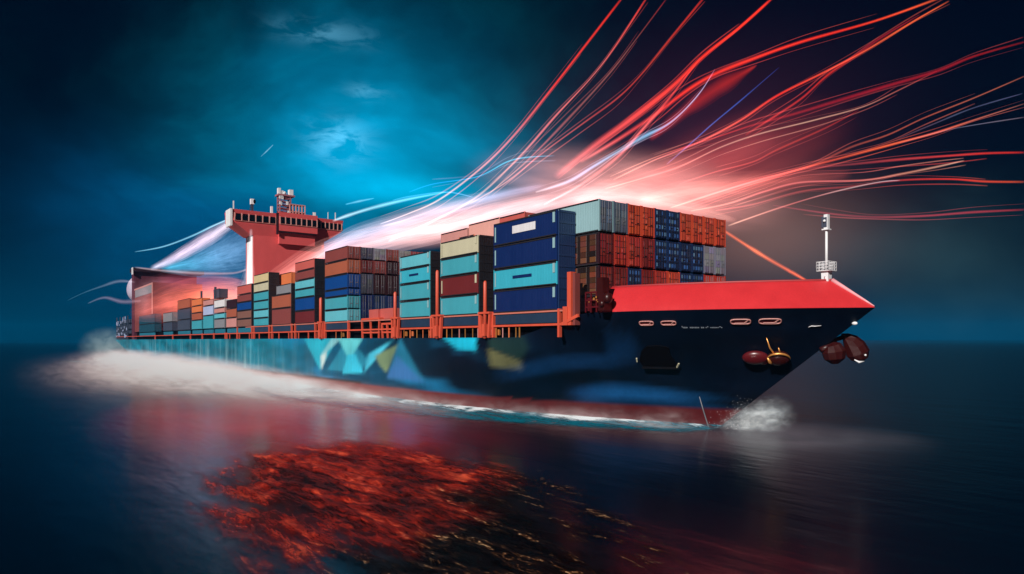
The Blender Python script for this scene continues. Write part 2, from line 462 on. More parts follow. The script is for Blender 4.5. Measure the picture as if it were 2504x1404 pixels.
# side structure: coaming wall, beams, panels, posts, stanchions
mb = MB(); mb.box(XS+14, XSH0+3.5, -HB+1.25, HB-1.25, DK, 12.45); P('hatch_coaming', mb, M['black'])
BASE = 12.62
mb = MB()
mb.box(XS+2, xat(1372, -HB), -HB+.02, -HB+.22, 10.90, 11.14)
mb.bar((xat(1372, -HB), -HB+.14, 11.03), (xat(1412, -HB), -HB+.14, 11.9), .24, .34)
P('side_beam', mb, M['deckred'])
mb = MB(); mb.box(xat(600, -HB), xat(1385, -HB), -HB+.02, -HB+.26, 12.40, 12.58); P('side_rail', mb, paint('rail_rose', (.50, .15, .11), .5, .3))
BAYS = [  # pixel columns, tier boundaries (rows, top to base), colours from the top
    (1207, 1362, (510, 571.5, 633, 690, 751), ('navy', 'navy', 'cyan', 'navy')),
    (1077, 1169, (572, 616, 663, 714, 764), ('cream', 'teal', 'maroon', 'teal')),
    (977.5, 1051, (612, 646, 684, 727, 771), ('light teal', 'cyan', 'teal', 'teal')),
    (794.6, 849.3, (599, 631, 665, 699.6, 717, 748.6, 779), ('brick red', 'orange brown', 'blue', 'blue', 'teal', 'light teal')),
    (721.7, 768.4, (630, 654, 677, 699.6, 721, 754, 787), ('salmon red', 'brick red', 'light teal', 'teal', 'blue', 'maroon')),
    (665, 711, (691, 715, 748, 789), ('grey', 'orange brown', 'brick red')),
    (620.7, 656, (664, 686, 707.7, 729.5, 751, 771, 791), ('yellow cream', 'cream', 'teal', 'teal', 'light teal', 'teal')),
    (580, 614, (692, 715, 734, 755, 775.5, 796), ('salmon red', 'brick red', 'blue', 'brown', 'brown')),
    (553.6, 578, (729.5, 751, 773, 797), ('dark maroon', 'orange brown', 'rose')),
    (524, 549, (729.5, 749, 762, 775, 798), ('white', 'rose', 'light teal', 'grey')),
    (497, 521, (729.5, 744, 767, 799), ('rose', 'lavender', 'teal')),
    (469, 493, (727, 744, 760, 777, 799), ('orange', 'orange', 'orange brown', 'teal')),
    (434, 464, (728, 750, 775, 800), ('orange brown', 'slate', 'slate')),
    (399, 421, (762, 782, 801), ('grey', 'slate')),
    (340, 378, (766, 785, 802), ('dark teal', 'dark teal')),
]
YN = -HB+.10; CW = 2.44
ORD = ['first', 'second', 'third', 'fourth', 'fifth', 'sixth', 'seventh', 'eighth', 'ninth', 'tenth', 'eleventh', 'twelfth', 'thirteenth', 'fourteenth', 'fifteenth']
for i, (pl, pr, ys, cs) in enumerate(BAYS):   # low panel under each bay
    mb = MB(); x0, x1 = xat(pl, -HB), xat(pr, -HB)
    mb.box(x0+.2, x1-.2, -HB+.14, -HB+.40, 11.22, 12.34)
    P('hatch_panel', mb, M['coam'] if i < 7 else paint('panel_teal', (.012, .13, .20), .5, .3))
    for xx in (x0-.25, x1+.25):
        if i > 8 and xx < x1: continue
        mb = MB(); mb.box(xx-.16, xx+.16, -HB-.03, -HB+.34, DK+.01, 12.72 if i < 8 else 11.3); P('frame_post', mb, M['deckred'])
# tall mooring and boom posts with their brackets
for px, top, w in ((1187, 687, .42), (1070, 661, .42), (967, 714, .46), (785, 728, .55)):
    x = xat(px, -HB-.2)
    mb = MB(); zt = zat(top, x, -HB-.2)
    mb.tube([(x, -HB-.24, DK-.1), (x, -HB-.24, zt-.25), (x, -HB-.24, zt)], [w*.62, w*.55, w*.30], 10)
    mb.box(x-w*.75, x+w*.75, -HB-.56, -HB-.04, DK+.2, 11.3)
    po = P('boom_post', mb, M['deckred'])
    mb = MB(); mb.box(x-1.25, x+1.25, -HB-.50, -HB+.1, 12.55, 12.80)
    for s in (-1, 1): mb.bar((x+s*1.05, -HB-.2, 12.55), (x+s*.75, -HB-.2, DK), .34)
    P('bracket', mb, M['deckred'], po)
# stanchions in the open side passage
for px in list(range(820, 1280, 15)):
    if 852 < px < 975: continue
    x = xat(px+random.uniform(-4, 4), -HB); mb = MB()
    w = random.choice((.05, .06, .09)); mb.box(x-w, x+w, -HB+.20, -HB+.28, DK, 10.86)
    if random.random() < .3: mb.box(x-.28, x+.28, -HB+.5, -HB+.7, DK+.3, DK+1.0)
    P('stanchion', mb, random.choice((M['orange'], M['rose'], M['brass'])))
for px in range(560, 790, 24):
    x = xat(px, -HB); mb = MB(); mb.box(x-.12, x+.12, -HB+.1, -HB+.28, DK, 10.86); P('stanchion', mb, M['deckred'])
# dark lashing bridges between the bays
for i, (pl, pr, ys, cs) in enumerate(BAYS[:13]):
    x1 = xat(pl, -HB); y0 = YN+CW+.1
    zt = zat(ys[1], xat(pr, -HB), -HB)
    mb = MB(); mb.box(x1-.9, x1-.5, y0, HB-.4, 12.46, zt)
    for y in [y0+k*2.5 for k in range(10)]: mb.box(x1-.48, x1-.30, y, y+.25, 12.46, zt)
    P('lashing_bridge', mb, M['dark maroon'] if i % 2 else M['seam'])
# red pillars and the dark winch gear at the break of the forecastle
for px, w, top, mt in ((1393, .62, 665, 'deckred'), (1405, .36, 668, 'brick red')):
    x = xat(px, -HB+.2); mb = MB(); zt = zat(top, x, -HB+.2)
    mb.box(x-w/2, x+w/2, -HB+.1, -HB+.8, 10.9, zt); P('pillar', mb, M[mt])
mb = MB(); x0 = xat(1376, -HB)
mb.box(x0, x0+.75, -HB-.02, -HB+.5, 10.9, 12.9); P('frame_post', mb, M['deckred'])
gx0, gx1 = xat(1432, -HB), xat(1472, -HB)
mb = MB()
for z in (12.6, 13.3, 14.1): mb.box(gx0, gx1, -HB-.05, -HB+.1, z, z+.17)
for k in range(4): x = gx0+(gx1-gx0)*k/3; mb.box(x-.07, x+.07, -HB-.03, -HB+.08, KN, 14.2)
gear = P('winch_frame', mb, M['darkred'])
mb = MB()
mb.tube([(gx0+.6, -HB+.9, 13.0), (gx1-.2, -HB+.9, 13.0)], [.55, .55], 14); mb.box(gx0+.2, gx0+.5, -HB+.4, -HB+1.4, KN, 13.8)
mb.box(gx1-.3, gx1+.55, -HB-.25, -HB+.8, KN+.1, 14.0); mb.box(gx1-.6, gx1+.25, -HB-.15, -HB+.7, 14.0, 15.6)
mb.ball((gx1+.75, -HB+.1, 13.5), (.45, .5, .55)); mb.ball((gx1+.3, -HB-.3, 12.95), (.35, .3, .35))
P('winch_drum', mb, M['gear'], gear)
for k in range(7):
    mb = MB(); x = gx0+random.uniform(.1, 2.6); z = random.uniform(12.6, 14); mb.box(x, x+random.uniform(.1, .3), -HB-.09, -HB-.05, z, z+random.uniform(.08, .25))
    P('winch_fitting', mb, M['brass'], gear)
# red gangway stands in the gap between the third and fourth bays
for px0, px1, top in ((886, 930, 779), (935, 962, 790)):
    x0, x1 = xat(px0, -HB+.3), xat(px1, -HB+.3); zt = zat(top, x0, -HB+.3); mb = MB()
    mb.box(x0, x1, -HB+.1, -HB+2.2, zt-.3, zt)
    for x in (x0+.1, (x0+x1)/2, x1-.1):
        for y in (-HB+.2, -HB+2): mb.bar((x, y, zt-.3), (x+(.25 if x < x1-.2 else -.2), y, DK), .26)
    mb.box(x0, x1, -HB+.15, -HB+.3, DK+.8, DK+1.05)
    P('gangway_stand', mb, M['deckred'])
x0, x1 = xat(904, -HB+.6), xat(926, -HB+.6); mb = MB()
mb.box(x0, x1, -HB+.5, -HB+2, zat(779, x0, -HB+.6), zat(758, x0, -HB+.6)); mb.box(x1+.02, x1+4.5, -HB+.9, -HB+2.6, 12.7, zat(758, x0, -HB+.6)+.05)
P('deck_locker', mb, M['salmon red'])

# ---------------- bow fittings on the hull
def hull_x(px, py):                          # point of the flared bow seen at a picture point (design aid): march along the plane y
    best = None
    for k in range(600):
        y = -HB+k*HB/600; x = xat(px, y); z = zat(py, x, y)
        if z < -2 or x > stem(z)+.3: continue
        if -hbreadth(x, z) >= y-.02: pass
        d = abs(-hbreadth(x, z)-y)
        if best is None or d < best[0]: best = (d, x, y, z)
    return Vector(best[1:])
def hull_n(p):
    e = .3
    dx = Vector((e*2, -(hbreadth(p.x+e, p.z)-hbreadth(p.x-e, p.z)), 0)); dz = Vector((0, -(hbreadth(p.x, p.z+e)-hbreadth(p.x, p.z-e)), 2*e))
    n = dz.cross(dx).normalized(); return n if n.y < 0 else -n
def basis(p):
    n = hull_n(p); t = Vector((0, 0, 1)).cross(n).normalized(); t = t if t.x > 0 else -t; return n, t, n.cross(t) if n.cross(t).z > 0 else t.cross(n)
for px, py, w, h, full in ((1581, 790, 1.45, .5, 0), (1635, 789.5, 1.45, .5, 1), (1811, 786, 1.75, .60, 0), (1883, 785, 1.9, .62, 1)):
    p = hull_x(px, py); n, t, u = basis(p); mb = MB(); N = 28; ring = []
    for k in range(N):
        a = 2*PI*k/N; c, s = math.cos(a), math.sin(a)
        ex = math.copysign(abs(c)**.5, c)*w/2; ez = math.copysign(abs(s)**.6, s)*h/2
        ring.append(p+n*.05+t*ex+u*ez)
    mb.tube(ring+[ring[0], ring[1]], [.065]*(N+2), 6, caps=False)
    fl = P('fairlead', mb, M['rose'])
    mb = MB(); mb.add([p+n*.03+t*((q-p).dot(t)*.97)+u*((q-p).dot(u)*.97) for q in ring], [tuple(range(N))]); P('opening', mb, M['darkred'], fl)
    mb = MB(); mb.bar(p+n*.07-t*w*.3-u*h*.28, p+n*.07+t*w*.3-u*h*.28, .09, .06); mb.bar(p+n*.08+t*w*.22-u*.1, p+n*.08+t*w*.38+u*.18, .16, .05)
    P('roller', mb, M['pale rose'], fl)
# faint white lettering strip and marks, too small to read
mb = MB(); px = 1667.0
while px < 1764:
    w = random.uniform(2.2, 4.5)
    if random.random() < .88:
        p = hull_x(px+w/2, 800.5-(2.0 if random.random() < .12 else 0)); n, t, u = basis(p); h = random.uniform(.07, .14) if px > 1725 else random.uniform(.12, .17)
        ww = w*.8*dep(p.x, p.y)/F*1.15; h *= 1.2
        a = [p+n*.04+t*(i*ww/2)+u*(j*h/2) for i, j in ((-1, -1), (1, -1), (1, 1), (-1, 1))]
        mb.add(a, [(0, 1, 2, 3)])
    px += w+.5
P('name_lettering', mb, paint('letter_grey', (.22, .25, .30), .6), hull)
def rod_on_hull(pts, r, name, mat, off=.08):
    ps = []
    for px, py in pts:
        p = hull_x(px, py); ps.append(p+hull_n(p)*off)
    mb = MB(); mb.tube(ps, [r*.5]+[r]*(len(ps)-2)+[r*.6], 6); return P(name, mb, mat, hull)
rod_on_hull([(1976, 799), (1984, 796), (1992, 796.5), (2008, 795)], .05, 'hull_mark', M['white'])
rod_on_hull([(1711, 968), (1721, 1003), (1731, 1035), (1741, 1062)], .075, 'draught_mark', M['grey'], .16)
# dark hull pocket with ledge
p0 = hull_x(1606, 872); n, t, u = basis(p0); mb = MB()
ol = [(-1.7, -1.35), (1.6, -1.35), (1.9, -.8), (1.55, .2), (1.5, 1.3), (.6, 1.55), (-.7, 1.45), (-1.5, .7), (-1.95, -.6)]
fr = [p0+n*.10+t*a+u*b for a, b in ol]; bk = [p0-n*.25+t*a+u*b for a, b in ol]; N = len(ol)
mb.add(fr+bk, [tuple(range(N))]+[(i, (i+1) % N, N+(i+1) % N, N+i) for i in range(N)])
mb.bar(p0+n*.3-t*1.7-u*1.3, p0+n*.3+t*1.9-u*1.3, .45, .22)
pk = P('anchor_pocket', mb, M['black'])
mb = MB(); mb.bar(p0+n*.25-t*2.15-u*.55, p0+n*.25-t*2.1-u*.05, .13); mb.bar(p0+n*.35+t*1.95-u*1.15, p0+n*.35+t*2.25-u*.6, .13); P('lug', mb, M['cream'], pk)

# ---------------- anchors: things hanging at the bow
def set_local(o): o.location = (OX, OY, 0); o.rotation_euler = (0, 0, YAW)
p = hull_x(1872, 868); n, t, u = basis(p)
an = empty('anchor', L2W(p.x, p.y, p.z), YAW)
tag(an, 'dark red anchor with brass rimmed dome and long shank against the navy bow', 'anchor', 'anchors at the bow')
R = Matrix((t, u, n)).transposed()
def AB(name, mb, mat, parent=an): o = mb.build(name, mat, parent); return o
mb = MB(); mb.ball(-t*.92+n*.35-u*.05, (1.22, .80, .5), 24, 14, rot=R); mb.ball(-t*.2+n*.25-u*.5, (.5, .5, .35), rot=R); AB('crown_plate', mb, M['darkred'])
mb = MB(); mb.ball(t*1.15+n*.45-u*.02, (1.05, .85, .55), 24, 14, rot=R); AB('fluke', mb, M['gear'])
mb = MB(); ring = [t*1.15+n*(.75+.1*math.sin(a))+t*(1.02*math.cos(a))+u*(.12+.80*math.sin(a)) for a in [PI*(.02+.96*k/20) for k in range(21)]]
mb.tube(ring, [.03+.09*math.sin(PI*k/20) for k in range(21)], 8); AB('rim', mb, M['brass'])
mb = MB(); mb.tube([t*.75+u*.75+n*.7, t*.35+u*1.35+n*.5, t*.05+u*2.3+n*.15], [.12, .08, .035], 8); mb.tube([t*.15+u*.35+n*.75, t*.35-u*.1+n*.9, t*.62-u*.45+n*.8], [.07, .17, .05], 8); mb.tube([t*1.25+u*.85+n*.6, t*1.1+u*1.3+n*.4], [.10, .04], 6)
AB('shank', mb, M['brass'])
xa = xat(2066, 1.5); za = zat(852, xa, 1.5)
an2 = empty('anchor', L2W(xa, 1.5, za), YAW)
tag(an2, 'black red bell shaped anchor sticking out under the beak of the bow', 'anchor', 'anchors at the bow')
s = dep(xa, 1.5)/F
rx = Vector((CX/_n, F/_n, 0)); rx = Vector((FX, EX, 0))  # picture-right direction in ship axes
up = Vector((0, 0, 1)); fw = rx.cross(up)
def A2(dx, dy, dn=0): return rx*(dx*s)+up*(-dy*s)+fw*(dn*s)
Rr = Matrix((rx, up, fw)).transposed()
mb = MB(); mb.tube([A2(-34, -14), A2(-31, -8), A2(-27, 8), A2(-25, 26), A2(-24, 38)], [7*s, 20*s, 28*s, 24*s, 8*s], 10, axis=tuple(fw), sm=False); AB('crown_plate', mb, M['gear'], an2)
Rt = Rr @ Matrix.Rotation(math.radians(-38), 3, 'Z')
mb = MB(); mb.tube([A2(-8, -34), A2(2, -29), A2(13, -19), A2(24, -4), A2(32, 12), A2(36, 26), A2(37, 32)], [3*s, 10*s, 19*s, 25*s, 27*s, 20*s, 8*s], 9, axis=tuple(fw), sm=False); AB('fluke', mb, M['gear'], an2)
mb = MB(); mb.tube([A2(16, -28, 8), A2(32, -14, 16), A2(44, 6, 16), A2(50, 22, 8)], [1.5*s, 3*s, 3*s, 2*s], 8); AB('rim', mb, M['darkred'], an2)
mb = MB(); mb.tube([A2(12, 27, 22), A2(22, 33, 24), A2(36, 31, 22)], [1*s, 3*s, 1*s], 8); mb.ball(A2(38, 16, 24), 2.6*s); AB('fitting', mb, M['whitep'], an2)
mb = MB(); mb.tube([A2(-45, -6), A2(-20, -22), A2(4, -30)], [5*s, 5*s, 6*s], 8); mb.tube([A2(-60, 4), A2(-30, -8)], [7*s, 8*s], 8); AB('shank', mb, M['gear'], an2)
xl = xat(2094, .2); mb = MB(); mb.ball((xl, -.1, zat(791, xl, .2)), (.26, .16, .16)); P('bow_lamp', mb, M['whitep'], hull)

# ---------------- foremast
xm = xat(2021, 0); zm = KN+BH-.1; sc = dep(xm, 0)/F
fm = MB(); Z = lambda py: zat(py, xm, 0)
fm.tube([(xm, 0, Z(662)), (xm, 0, Z(562))], [.13, .115], 10); mast = P('foremast', fm, M['whitep'])
mb = MB(); mb.add([(xm+a*w, b*w, z) for z, w in ((Z(662), .34), (KN, .24)) for a, b in ((-1, -1), (1, -1), (1, 1), (-1, 1))], [(0, 1, 2, 3), (0, 4, 5, 1), (1, 5, 6, 2), (2, 6, 7, 3), (3, 7, 4, 0)])
mb.bar((xm+.1, -.55, Z(676)), (xm-.1, -.05, Z(688)), .1); P('mast_base', mb, M['whitep'], mast)
mb = MB(); zb, zt = Z(662), Z(641)
mb.box(xm-.62, xm+.62, -.62, .62, zb-.06, zb)
for k in range(5):
    q = -.62+1.24*k/4
    for (a, b) in ((q, -.62), (q, .62), (-.62, q), (.62, q)): mb.box(a+xm-.02, a+xm+.02, b-.02, b+.02, zb, zt)
for z in (zt, zb+(zt-zb)*.33, zb+(zt-zb)*.66):
    for a in (-.62, .62): mb.box(xm-.62, xm+.62, a-.018, a+.018, z-.025, z+.025); mb.box(xm+a-.018, xm+a+.018, -.62, .62, z-.025, z+.025)
P('platform', mb, M['whitep'], mast)
mb = MB(); mb.box(xm-.16, xm+.2, -.2, .2, Z(562), Z(525)); mb.box(xm-.3, xm+.3, -.3, .3, Z(563), Z(560)); P('lamp_housing', mb, M['whitep'], mast)
mb = MB(); mb.box(xm-.4, xm-.165, -.16, .16, Z(556), Z(529)); mb.box(xm-.14, xm+.14, -.24, -.205, Z(556), Z(532)); P('lamp_screen', mb, M['slate'], mast)
mb = MB(); mb.ball((xm-.02, -.32, Z(541)), .13); P('lamp', mb, M['whitep'], mast)

# ---------------- bridge
BY0 = -HB; XBR = xat(567, BY0); BY1 = yat(838, XBR)
zB = lambda py: zat(py, XBR, BY0)
ZR, ZW1, ZW0, ZF = zB(511), zB(521), zB(537), zB(546)
TY0 = yat(620, XBR); TD = 7.0
bt = MB()
bt.box(XBR-TD, XBR-.05, TY0, BY1-5.5, DK, ZF-2.6)
tower = P('bridge_tower', bt, M['house'])
mb = MB(); mb.box(XBR-5.6, XBR-.6, TY0-.16, TY0-.02, DK, ZF-2.7); tag(P('side_plating', mb, M['whitep'], tower), 'white painted end wall of the tower')
mb = MB()                                     # wheelhouse with tapered wing ends
def ring(x0, x1, a, b, z): return [(x0, a, z), (x1, a, z), (x1, b, z), (x0, b, z)]
lev = [ring(XBR-TD, XBR-.1, TY0-.6, BY1-5.2, ZF-2.6), ring(XBR-TD-.3, XBR+.5, BY0+.7, BY1-.8, ZF+.2), ring(XBR-TD-.3, XBR+.55, BY0+.15, BY1-.15, ZW0-.1), ring(XBR-TD-.3, XBR+.25, BY0+.15, BY1-.15, ZW1+.1), ring(XBR-TD-.3, XBR+.45, BY0, BY1, ZR)]
for i in range(4):
    for k in range(4):
        k2 = (k+1) % 4; mb.add([lev[i][k], lev[i][k2], lev[i+1][k2], lev[i+1][k]], [(0, 1, 2, 3)])
mb.add(lev[0], [(3, 2, 1, 0)]); mb.add(lev[4], [(0, 1, 2, 3)])
bridge = P('wheelhouse', mb, M['house'])
cy0, cy1 = yat(676, XBR), yat(770, XBR); mb = MB()
mb.box(XBR-.4, XBR+2.0, cy0, cy1, ZW0-2.0, ZR+.25); mb.box(XBR+.02, XBR+1.1, cy0+.4, cy1-.4, ZF-4.4, ZW0-2.02); P('bridge_front', mb, M['house'], bridge)
mb = MB(); mb.box(XBR-.2, XBR+1.9, cy0+.3, cy1-.3, ZW0-2.35, ZW0-2.03); mb.box(XBR+1.2, XBR+2.02, cy0-.5, cy0-.02, ZW0-3, ZR); P('bridge_soffit', mb, M['dark maroon'], bridge)
mb = MB(); mb.box(XBR-4, XBR+.62, BY0-.55, BY0-.02, ZW0-1.6, ZR+.05); tag(P('wing_end', mb, M['whitep'], bridge), 'white end of the near bridge wing')
def winrow(y0, y1, x, n):
    w = (y1-y0)/n
    for k in range(n):
        mb = MB(); g = .16*w; mb.box(x, x+.10, y0+k*w+g, y0+(k+1)*w-g*.6, ZW0, ZW1); P('window', mb, M['glass'], bridge)
    mb = MB()
    for k in range(n+1): mb.box(x+.02, x+.18, y0+k*w-.12, y0+k*w+.14, ZW0-.15, ZW1+.15)
    mb.box(x, x+.16, y0, y1, ZW0-.24, ZW0-.16)
    P('window_frame', mb, M['pale rose'], bridge)
winrow(BY0+.5, cy0-.3, XBR+.56, 6); winrow(cy0+.3, cy1-.2, XBR+2.02, 7); winrow(cy1+.3, BY1-.6, XBR+.56, 6)
# radar mast and roof gear
def roof(px, x=XBR-2): return yat(px, x)
def rz(py, x, y): return zat(py, x, y)
xr = XBR-2.2; y0, y1 = yat(679, xr), yat(711, xr); zt = rz(460, xr, y0); zm_ = rz(476, xr, y0)
mb = MB()
for y in (y0+.3, y1-.4):
    for x in (xr-.9, xr+.9): mb.box(x-.16, x+.16, y-.16, y+.16, ZR, zm_)
for k in range(6):
    z = ZR+(zm_-ZR)*k/6; mb.box(xr-1, xr+1, y0+.1, y1-.2, z, z+.14)
    mb.bar((xr+1, y0+.3, z), (xr+1, y1-.4, z+(zm_-ZR)/6), .13)
mb.box(xr-1.3, xr+1.3, y0-.3, y1+.7, zm_-.35, zm_+.05)
rm = P('radar_mast', mb, paint('mast_mauve', (.33, .12, .14), .5, .4))
for d in ((xr-.5, xr+.5, y0, y0+.7, zm_+.05, zt), (xr-.6, xr+.6, y1-.6, y1+.5, zm_+.05, zt-.1), (xr-.4, xr+.4, y0+.9, y0+1.5, zm_+.05, zm_+1.2)):
    mb = MB(); mb.box(*d); P('scanner', mb, M['whitep'], rm)
mb = MB(); mb.ball((xr, (y0+y1)/2, zm_+.6), .55); P('radome', mb, M['whitep'], rm)
for k in range(9):
    mb = MB(); y = random.uniform(y0, y1-.4); z = random.uniform(ZR, zm_-.8); mb.box(xr+1.02, xr+1.25, y, y+random.uniform(.3, .9), z, z+random.uniform(.4, 1.0))
    P('mast_fitting', mb, M['whitep'], rm)
mb = MB(); ya, yb = yat(705, xr), yat(742, xr); zq = rz(500, xr, ya)
for k in range(6):
    y = ya+(yb-ya)*k/5
    for x in (xr-1, xr+1.2): mb.box(x-.1, x+.1, y-.12, y+.12, ZR, zq)
for z in (zq-.15, ZR+1.2): mb.box(xr-1.1, xr+1.3, ya, yb, z, z+.16)
P('roof_railing', mb, M['pale rose'])
for k in range(5):
    mb = MB(); y = ya+(yb-ya)*(k+.2)/5; mb.box(xr-.6, xr+.8, y, y+.8, ZR, ZR+random.uniform(.9, 1.9)); P('roof_locker', mb, M['lavender'])
y = yat(617, xr); mb = MB(); mb.box(xr-.25, xr+.25, y-.25, y+.25, ZR, rz(500, xr, y)); mb.bar((xr, y-.8, ZR), (xr, y-.3, rz(500, xr, y)), .15); se = P('searchlight', mb, M['slate'])
mb = MB(); mb.box(xr-.5, xr+.5, y-.5, y+.35, rz(500, xr, y), rz(487, xr, y)); P('lamp_head', mb, M['whitep'], se)
mb = MB(); mb.ball((xr+.3, y+.45, rz(493, xr, y)), (.5, .35, .6)); P('lens', mb, M['black'], se)
for px, top, w in ((664, 505, .28), (768, 520, .36), (571, 491, .13), (802, 519, .08), (820, 520, .10)):
    y = yat(px, xr); mb = MB(); mb.box(xr-w, xr+w, y-w, y+w, ZR, rz(top, xr, y)); P('roof_pole', mb, M['whitep'])

# ---------------- after house, stern gear
XH = xat(327, -HB); yh1 = 13.6
hz = lambda py: zat(py, XH, -HB)
mb = MB(); mb.box(XH-7, XH, -HB+.2, yh1, DK, hz(662)); ah = P('after_house', mb, paint('house_maroon', (.085, .014, .028), .55, .35))
mb = MB(); mb.box(XH-8, XH+1.6, -HB-.4, yh1+3, hz(664), hz(655)); P('house_roof', mb, M['dark maroon'], ah)
mb = MB(); mb.box(XH-.9, XH+1.65, -HB-.75, -HB-.42, hz(672), hz(655)); P('roof_end', mb, M['whitep'], ah)
X2 = xat(318, -HB); X3 = xat(371, -HB); mb = MB()
mb.box(XH+.05, X3, -HB+.4, 6, DK+3.4, zat(690, X3, -HB)); P('stern_block', mb, M['brick red'], ah)
z0, z1 = zat(715, X3, -HB), zat(692, X3, -HB)
mb = MB(); mb.box(XH+2, X3-1.6, -HB+.28, -HB+.38, z0, z1-.5); P('side_window', mb, M['grey'], ah)
mb = MB(); mb.box(XH, X3, -HB+.2, -HB+.42, z1-.45, z1+.2); mb.box(X3-1.5, X3, -HB+.2, -HB+.42, DK+3.5, z1-.46); P('window_surround', mb, M['rose'], ah)
mb = MB(); xq = xat(312, -HB); mb.ball((xq, -HB+4, zat(706, xq, -HB)), (13, 4.1, 6.0), 28, 18); P('stern_fairing', mb, paint('fairing_lilac', (.50, .44, .56), .4, .3))
mb = MB()
for k in range(10):
    x = XS+1.5+k*4.2
    mb.box(x-.25, x+.25, -HB+.1, -HB+.6, DK, 21-(k % 3)*2.6)
for z in (12.5, 15.5, 18.5): mb.box(XS+1, XS+38, -HB+.15, -HB+.5, z, z+.5)
sg = P('stern_gantry', mb, M['slate'])
for k in range(34):
    mb = MB(); x = XS+1+random.uniform(0, 36); z = random.uniform(DK+.3, 20); mb.box(x, x+random.uniform(.6, 2), -HB-.02, -HB+.08, z, z+random.uniform(.4, 1.6))
    P('gantry_fitting', mb, M['lavender'], sg)
mb = MB(); mb.box(XS+2, XS+40, -HB+2.5, -HB+3, DK, 19.5); P('gantry_screen', mb, M['slate'], sg)
mb = MB(); mb.ball((XS-1.2, -HB+1.5, DK+1.6), (1.6, 1.4, 1.5)); mb.box(XS-.6, XS+1, -HB+.6, -HB+1.6, DK, DK+6.5); P('stern_fender', mb, M['slate'])
for px, top in ((489, 700), (523, 690)):
    x = xat(px+5, -HB+1); mb = MB(); mb.box(x-.35, x+.35, -HB+.6, -HB+1.1, 12.5, zat(top+12, x, -HB+1)); P('derrick_post', mb, M['slate'])

# ------------------------------------------------------------------ containers (each one a thing)
CONT = []
def container(name_lab, x0, x1, y0, y1, z0, z1, colour, group, detail=True, endgrid=None, sidecol=None):
    """x1 is the end that faces the bow"""
    xm_, ym_ = (x0+x1)/2, (y0+y1)/2
    o = empty('shipping_container', L2W(xm_, ym_, z0), YAW); tag(o, name_lab, 'container', group)
    hx, hy, h = (x1-x0)/2, (y1-y0)/2, z1-z0
    mb = MB(); r = .05
    mb.box(-hx+r, hx-r, -hy+r, hy-r, .06, h-.10)
    q = .16
    for sx in (-1, 1):
        for sy in (-1, 1):
            mb.box(sx*hx-(q if sx > 0 else 0), sx*hx+(0 if sx > 0 else q), sy*hy-(q if sy > 0 else 0), sy*hy+(0 if sy > 0 else q), 0, h-.05)
    for sy in (-1, 1):  # near-black rails, painting in the shadow lines between tiers
        mb.box(-hx+q, hx-q, sy*hy-(.1 if sy > 0 else 0), sy*hy+(0 if sy > 0 else .1), h-.20, h-.05, None, 1)
        mb.box(-hx+q, hx-q, sy*hy-(.1 if sy > 0 else 0), sy*hy+(0 if sy > 0 else .1), 0, .13, None, 1)
    mb.build('body', [M[sidecol or colour], M['seam']], o)
    if not detail: return o
    # two doors on the bow-facing end
    for s in (-1, 1):
        mb = MB(); a0, a1 = (-hy+q, -.03) if s < 0 else (.03, hy-q)
        mb.box(hx-r, hx-.02, a0, a1, .1, h-.16, (.22, .2, .25) if endgrid in ('grid', 'plates') else (.8, .8, .8))
        if endgrid:
            nr, nc = {'grid': (4, 1), 'lines': (4, 1), 'plates': (4, 2), 'plain': (1, 1)}[endgrid]
            if endgrid == 'grid': nr = random.choice((3, 4, 4, 5)); nc = random.choice((1, 1, 2))
            for i in range(nr):
                for j in range(nc):
                    b0 = a0+(a1-a0)*(j+.06)/nc; b1 = a0+(a1-a0)*(j+.94)/nc
                    c0 = .1+(h-.26)*(i+.05)/nr; c1 = .1+(h-.26)*(i+.95)/nr
                    if endgrid == 'plates':
                        mb.box(hx-.02, hx-.008, b0, b1, c0, c1, (.85,)*3)
                        if random.random() < .75:
                            k = random.uniform(3.5, 9); cc = random.choice(((k, k, k*.8), (k*.7, k*.8, k*.75), (k*1.6, k*1.2, k*.6)))
                            mb.box(hx-.008, hx+.01, b0+(b1-b0)*.2, b1-(b1-b0)*.15, c0+(c1-c0)*.25, c1-(c1-c0)*.18, cc)
                    else:
                        k = random.uniform(.72, 1.12) if endgrid != 'plain' else 1
                        mb.box(hx-.02, hx+.004, b0, b1, c0, c1, (k, k*random.uniform(.75, 1.15), k*random.uniform(.7, 1.2)))
                        if endgrid == 'grid' and random.random() < .22:
                            g = random.uniform(1.15, 1.5); mb.box(hx+.004, hx+.014, b0+(b1-b0)*.15, b0+(b1-b0)*.6, c0+(c1-c0)*.2, c0+(c1-c0)*.7, (g, g*1.5, g*1.8))
        else: mb.box(hx-.02, hx, a0+.05, a1-.05, .15, h-.2, (1, 1, 1))
        d = mb.build('door', MT[colour], o)
        mb = MB()
        for f in (.3, .72): y = a0+(a1-a0)*f; mb.tube([(hx+.03, y, .14), (hx+.03, y, h-.2)], [.022, .022], 6)
        mb.box(hx+.01, hx+.06, a0+(a1-a0)*.3, a0+(a1-a0)*.72, h*.38, h*.38+.06)
        mb.build('lock_bar', M['grey'] if endgrid in (None, 'lines', 'plain') else M['seam'], d)
    return o
STK = ['nearest the bow', 'second from the bow', 'third from the bow', 'fourth from the bow', 'fifth from the bow', 'sixth from the bow', 'seventh from the bow', 'eighth from the bow', 'ninth from the bow',
       'tenth from the bow', 'eleventh from the bow', 'twelfth from the bow', 'thirteenth from the bow', 'second from the stern', 'nearest the stern']
def tier(k, n): return 'top' if k == 0 else 'bottom' if k == n-1 else ORD[n-1-k]
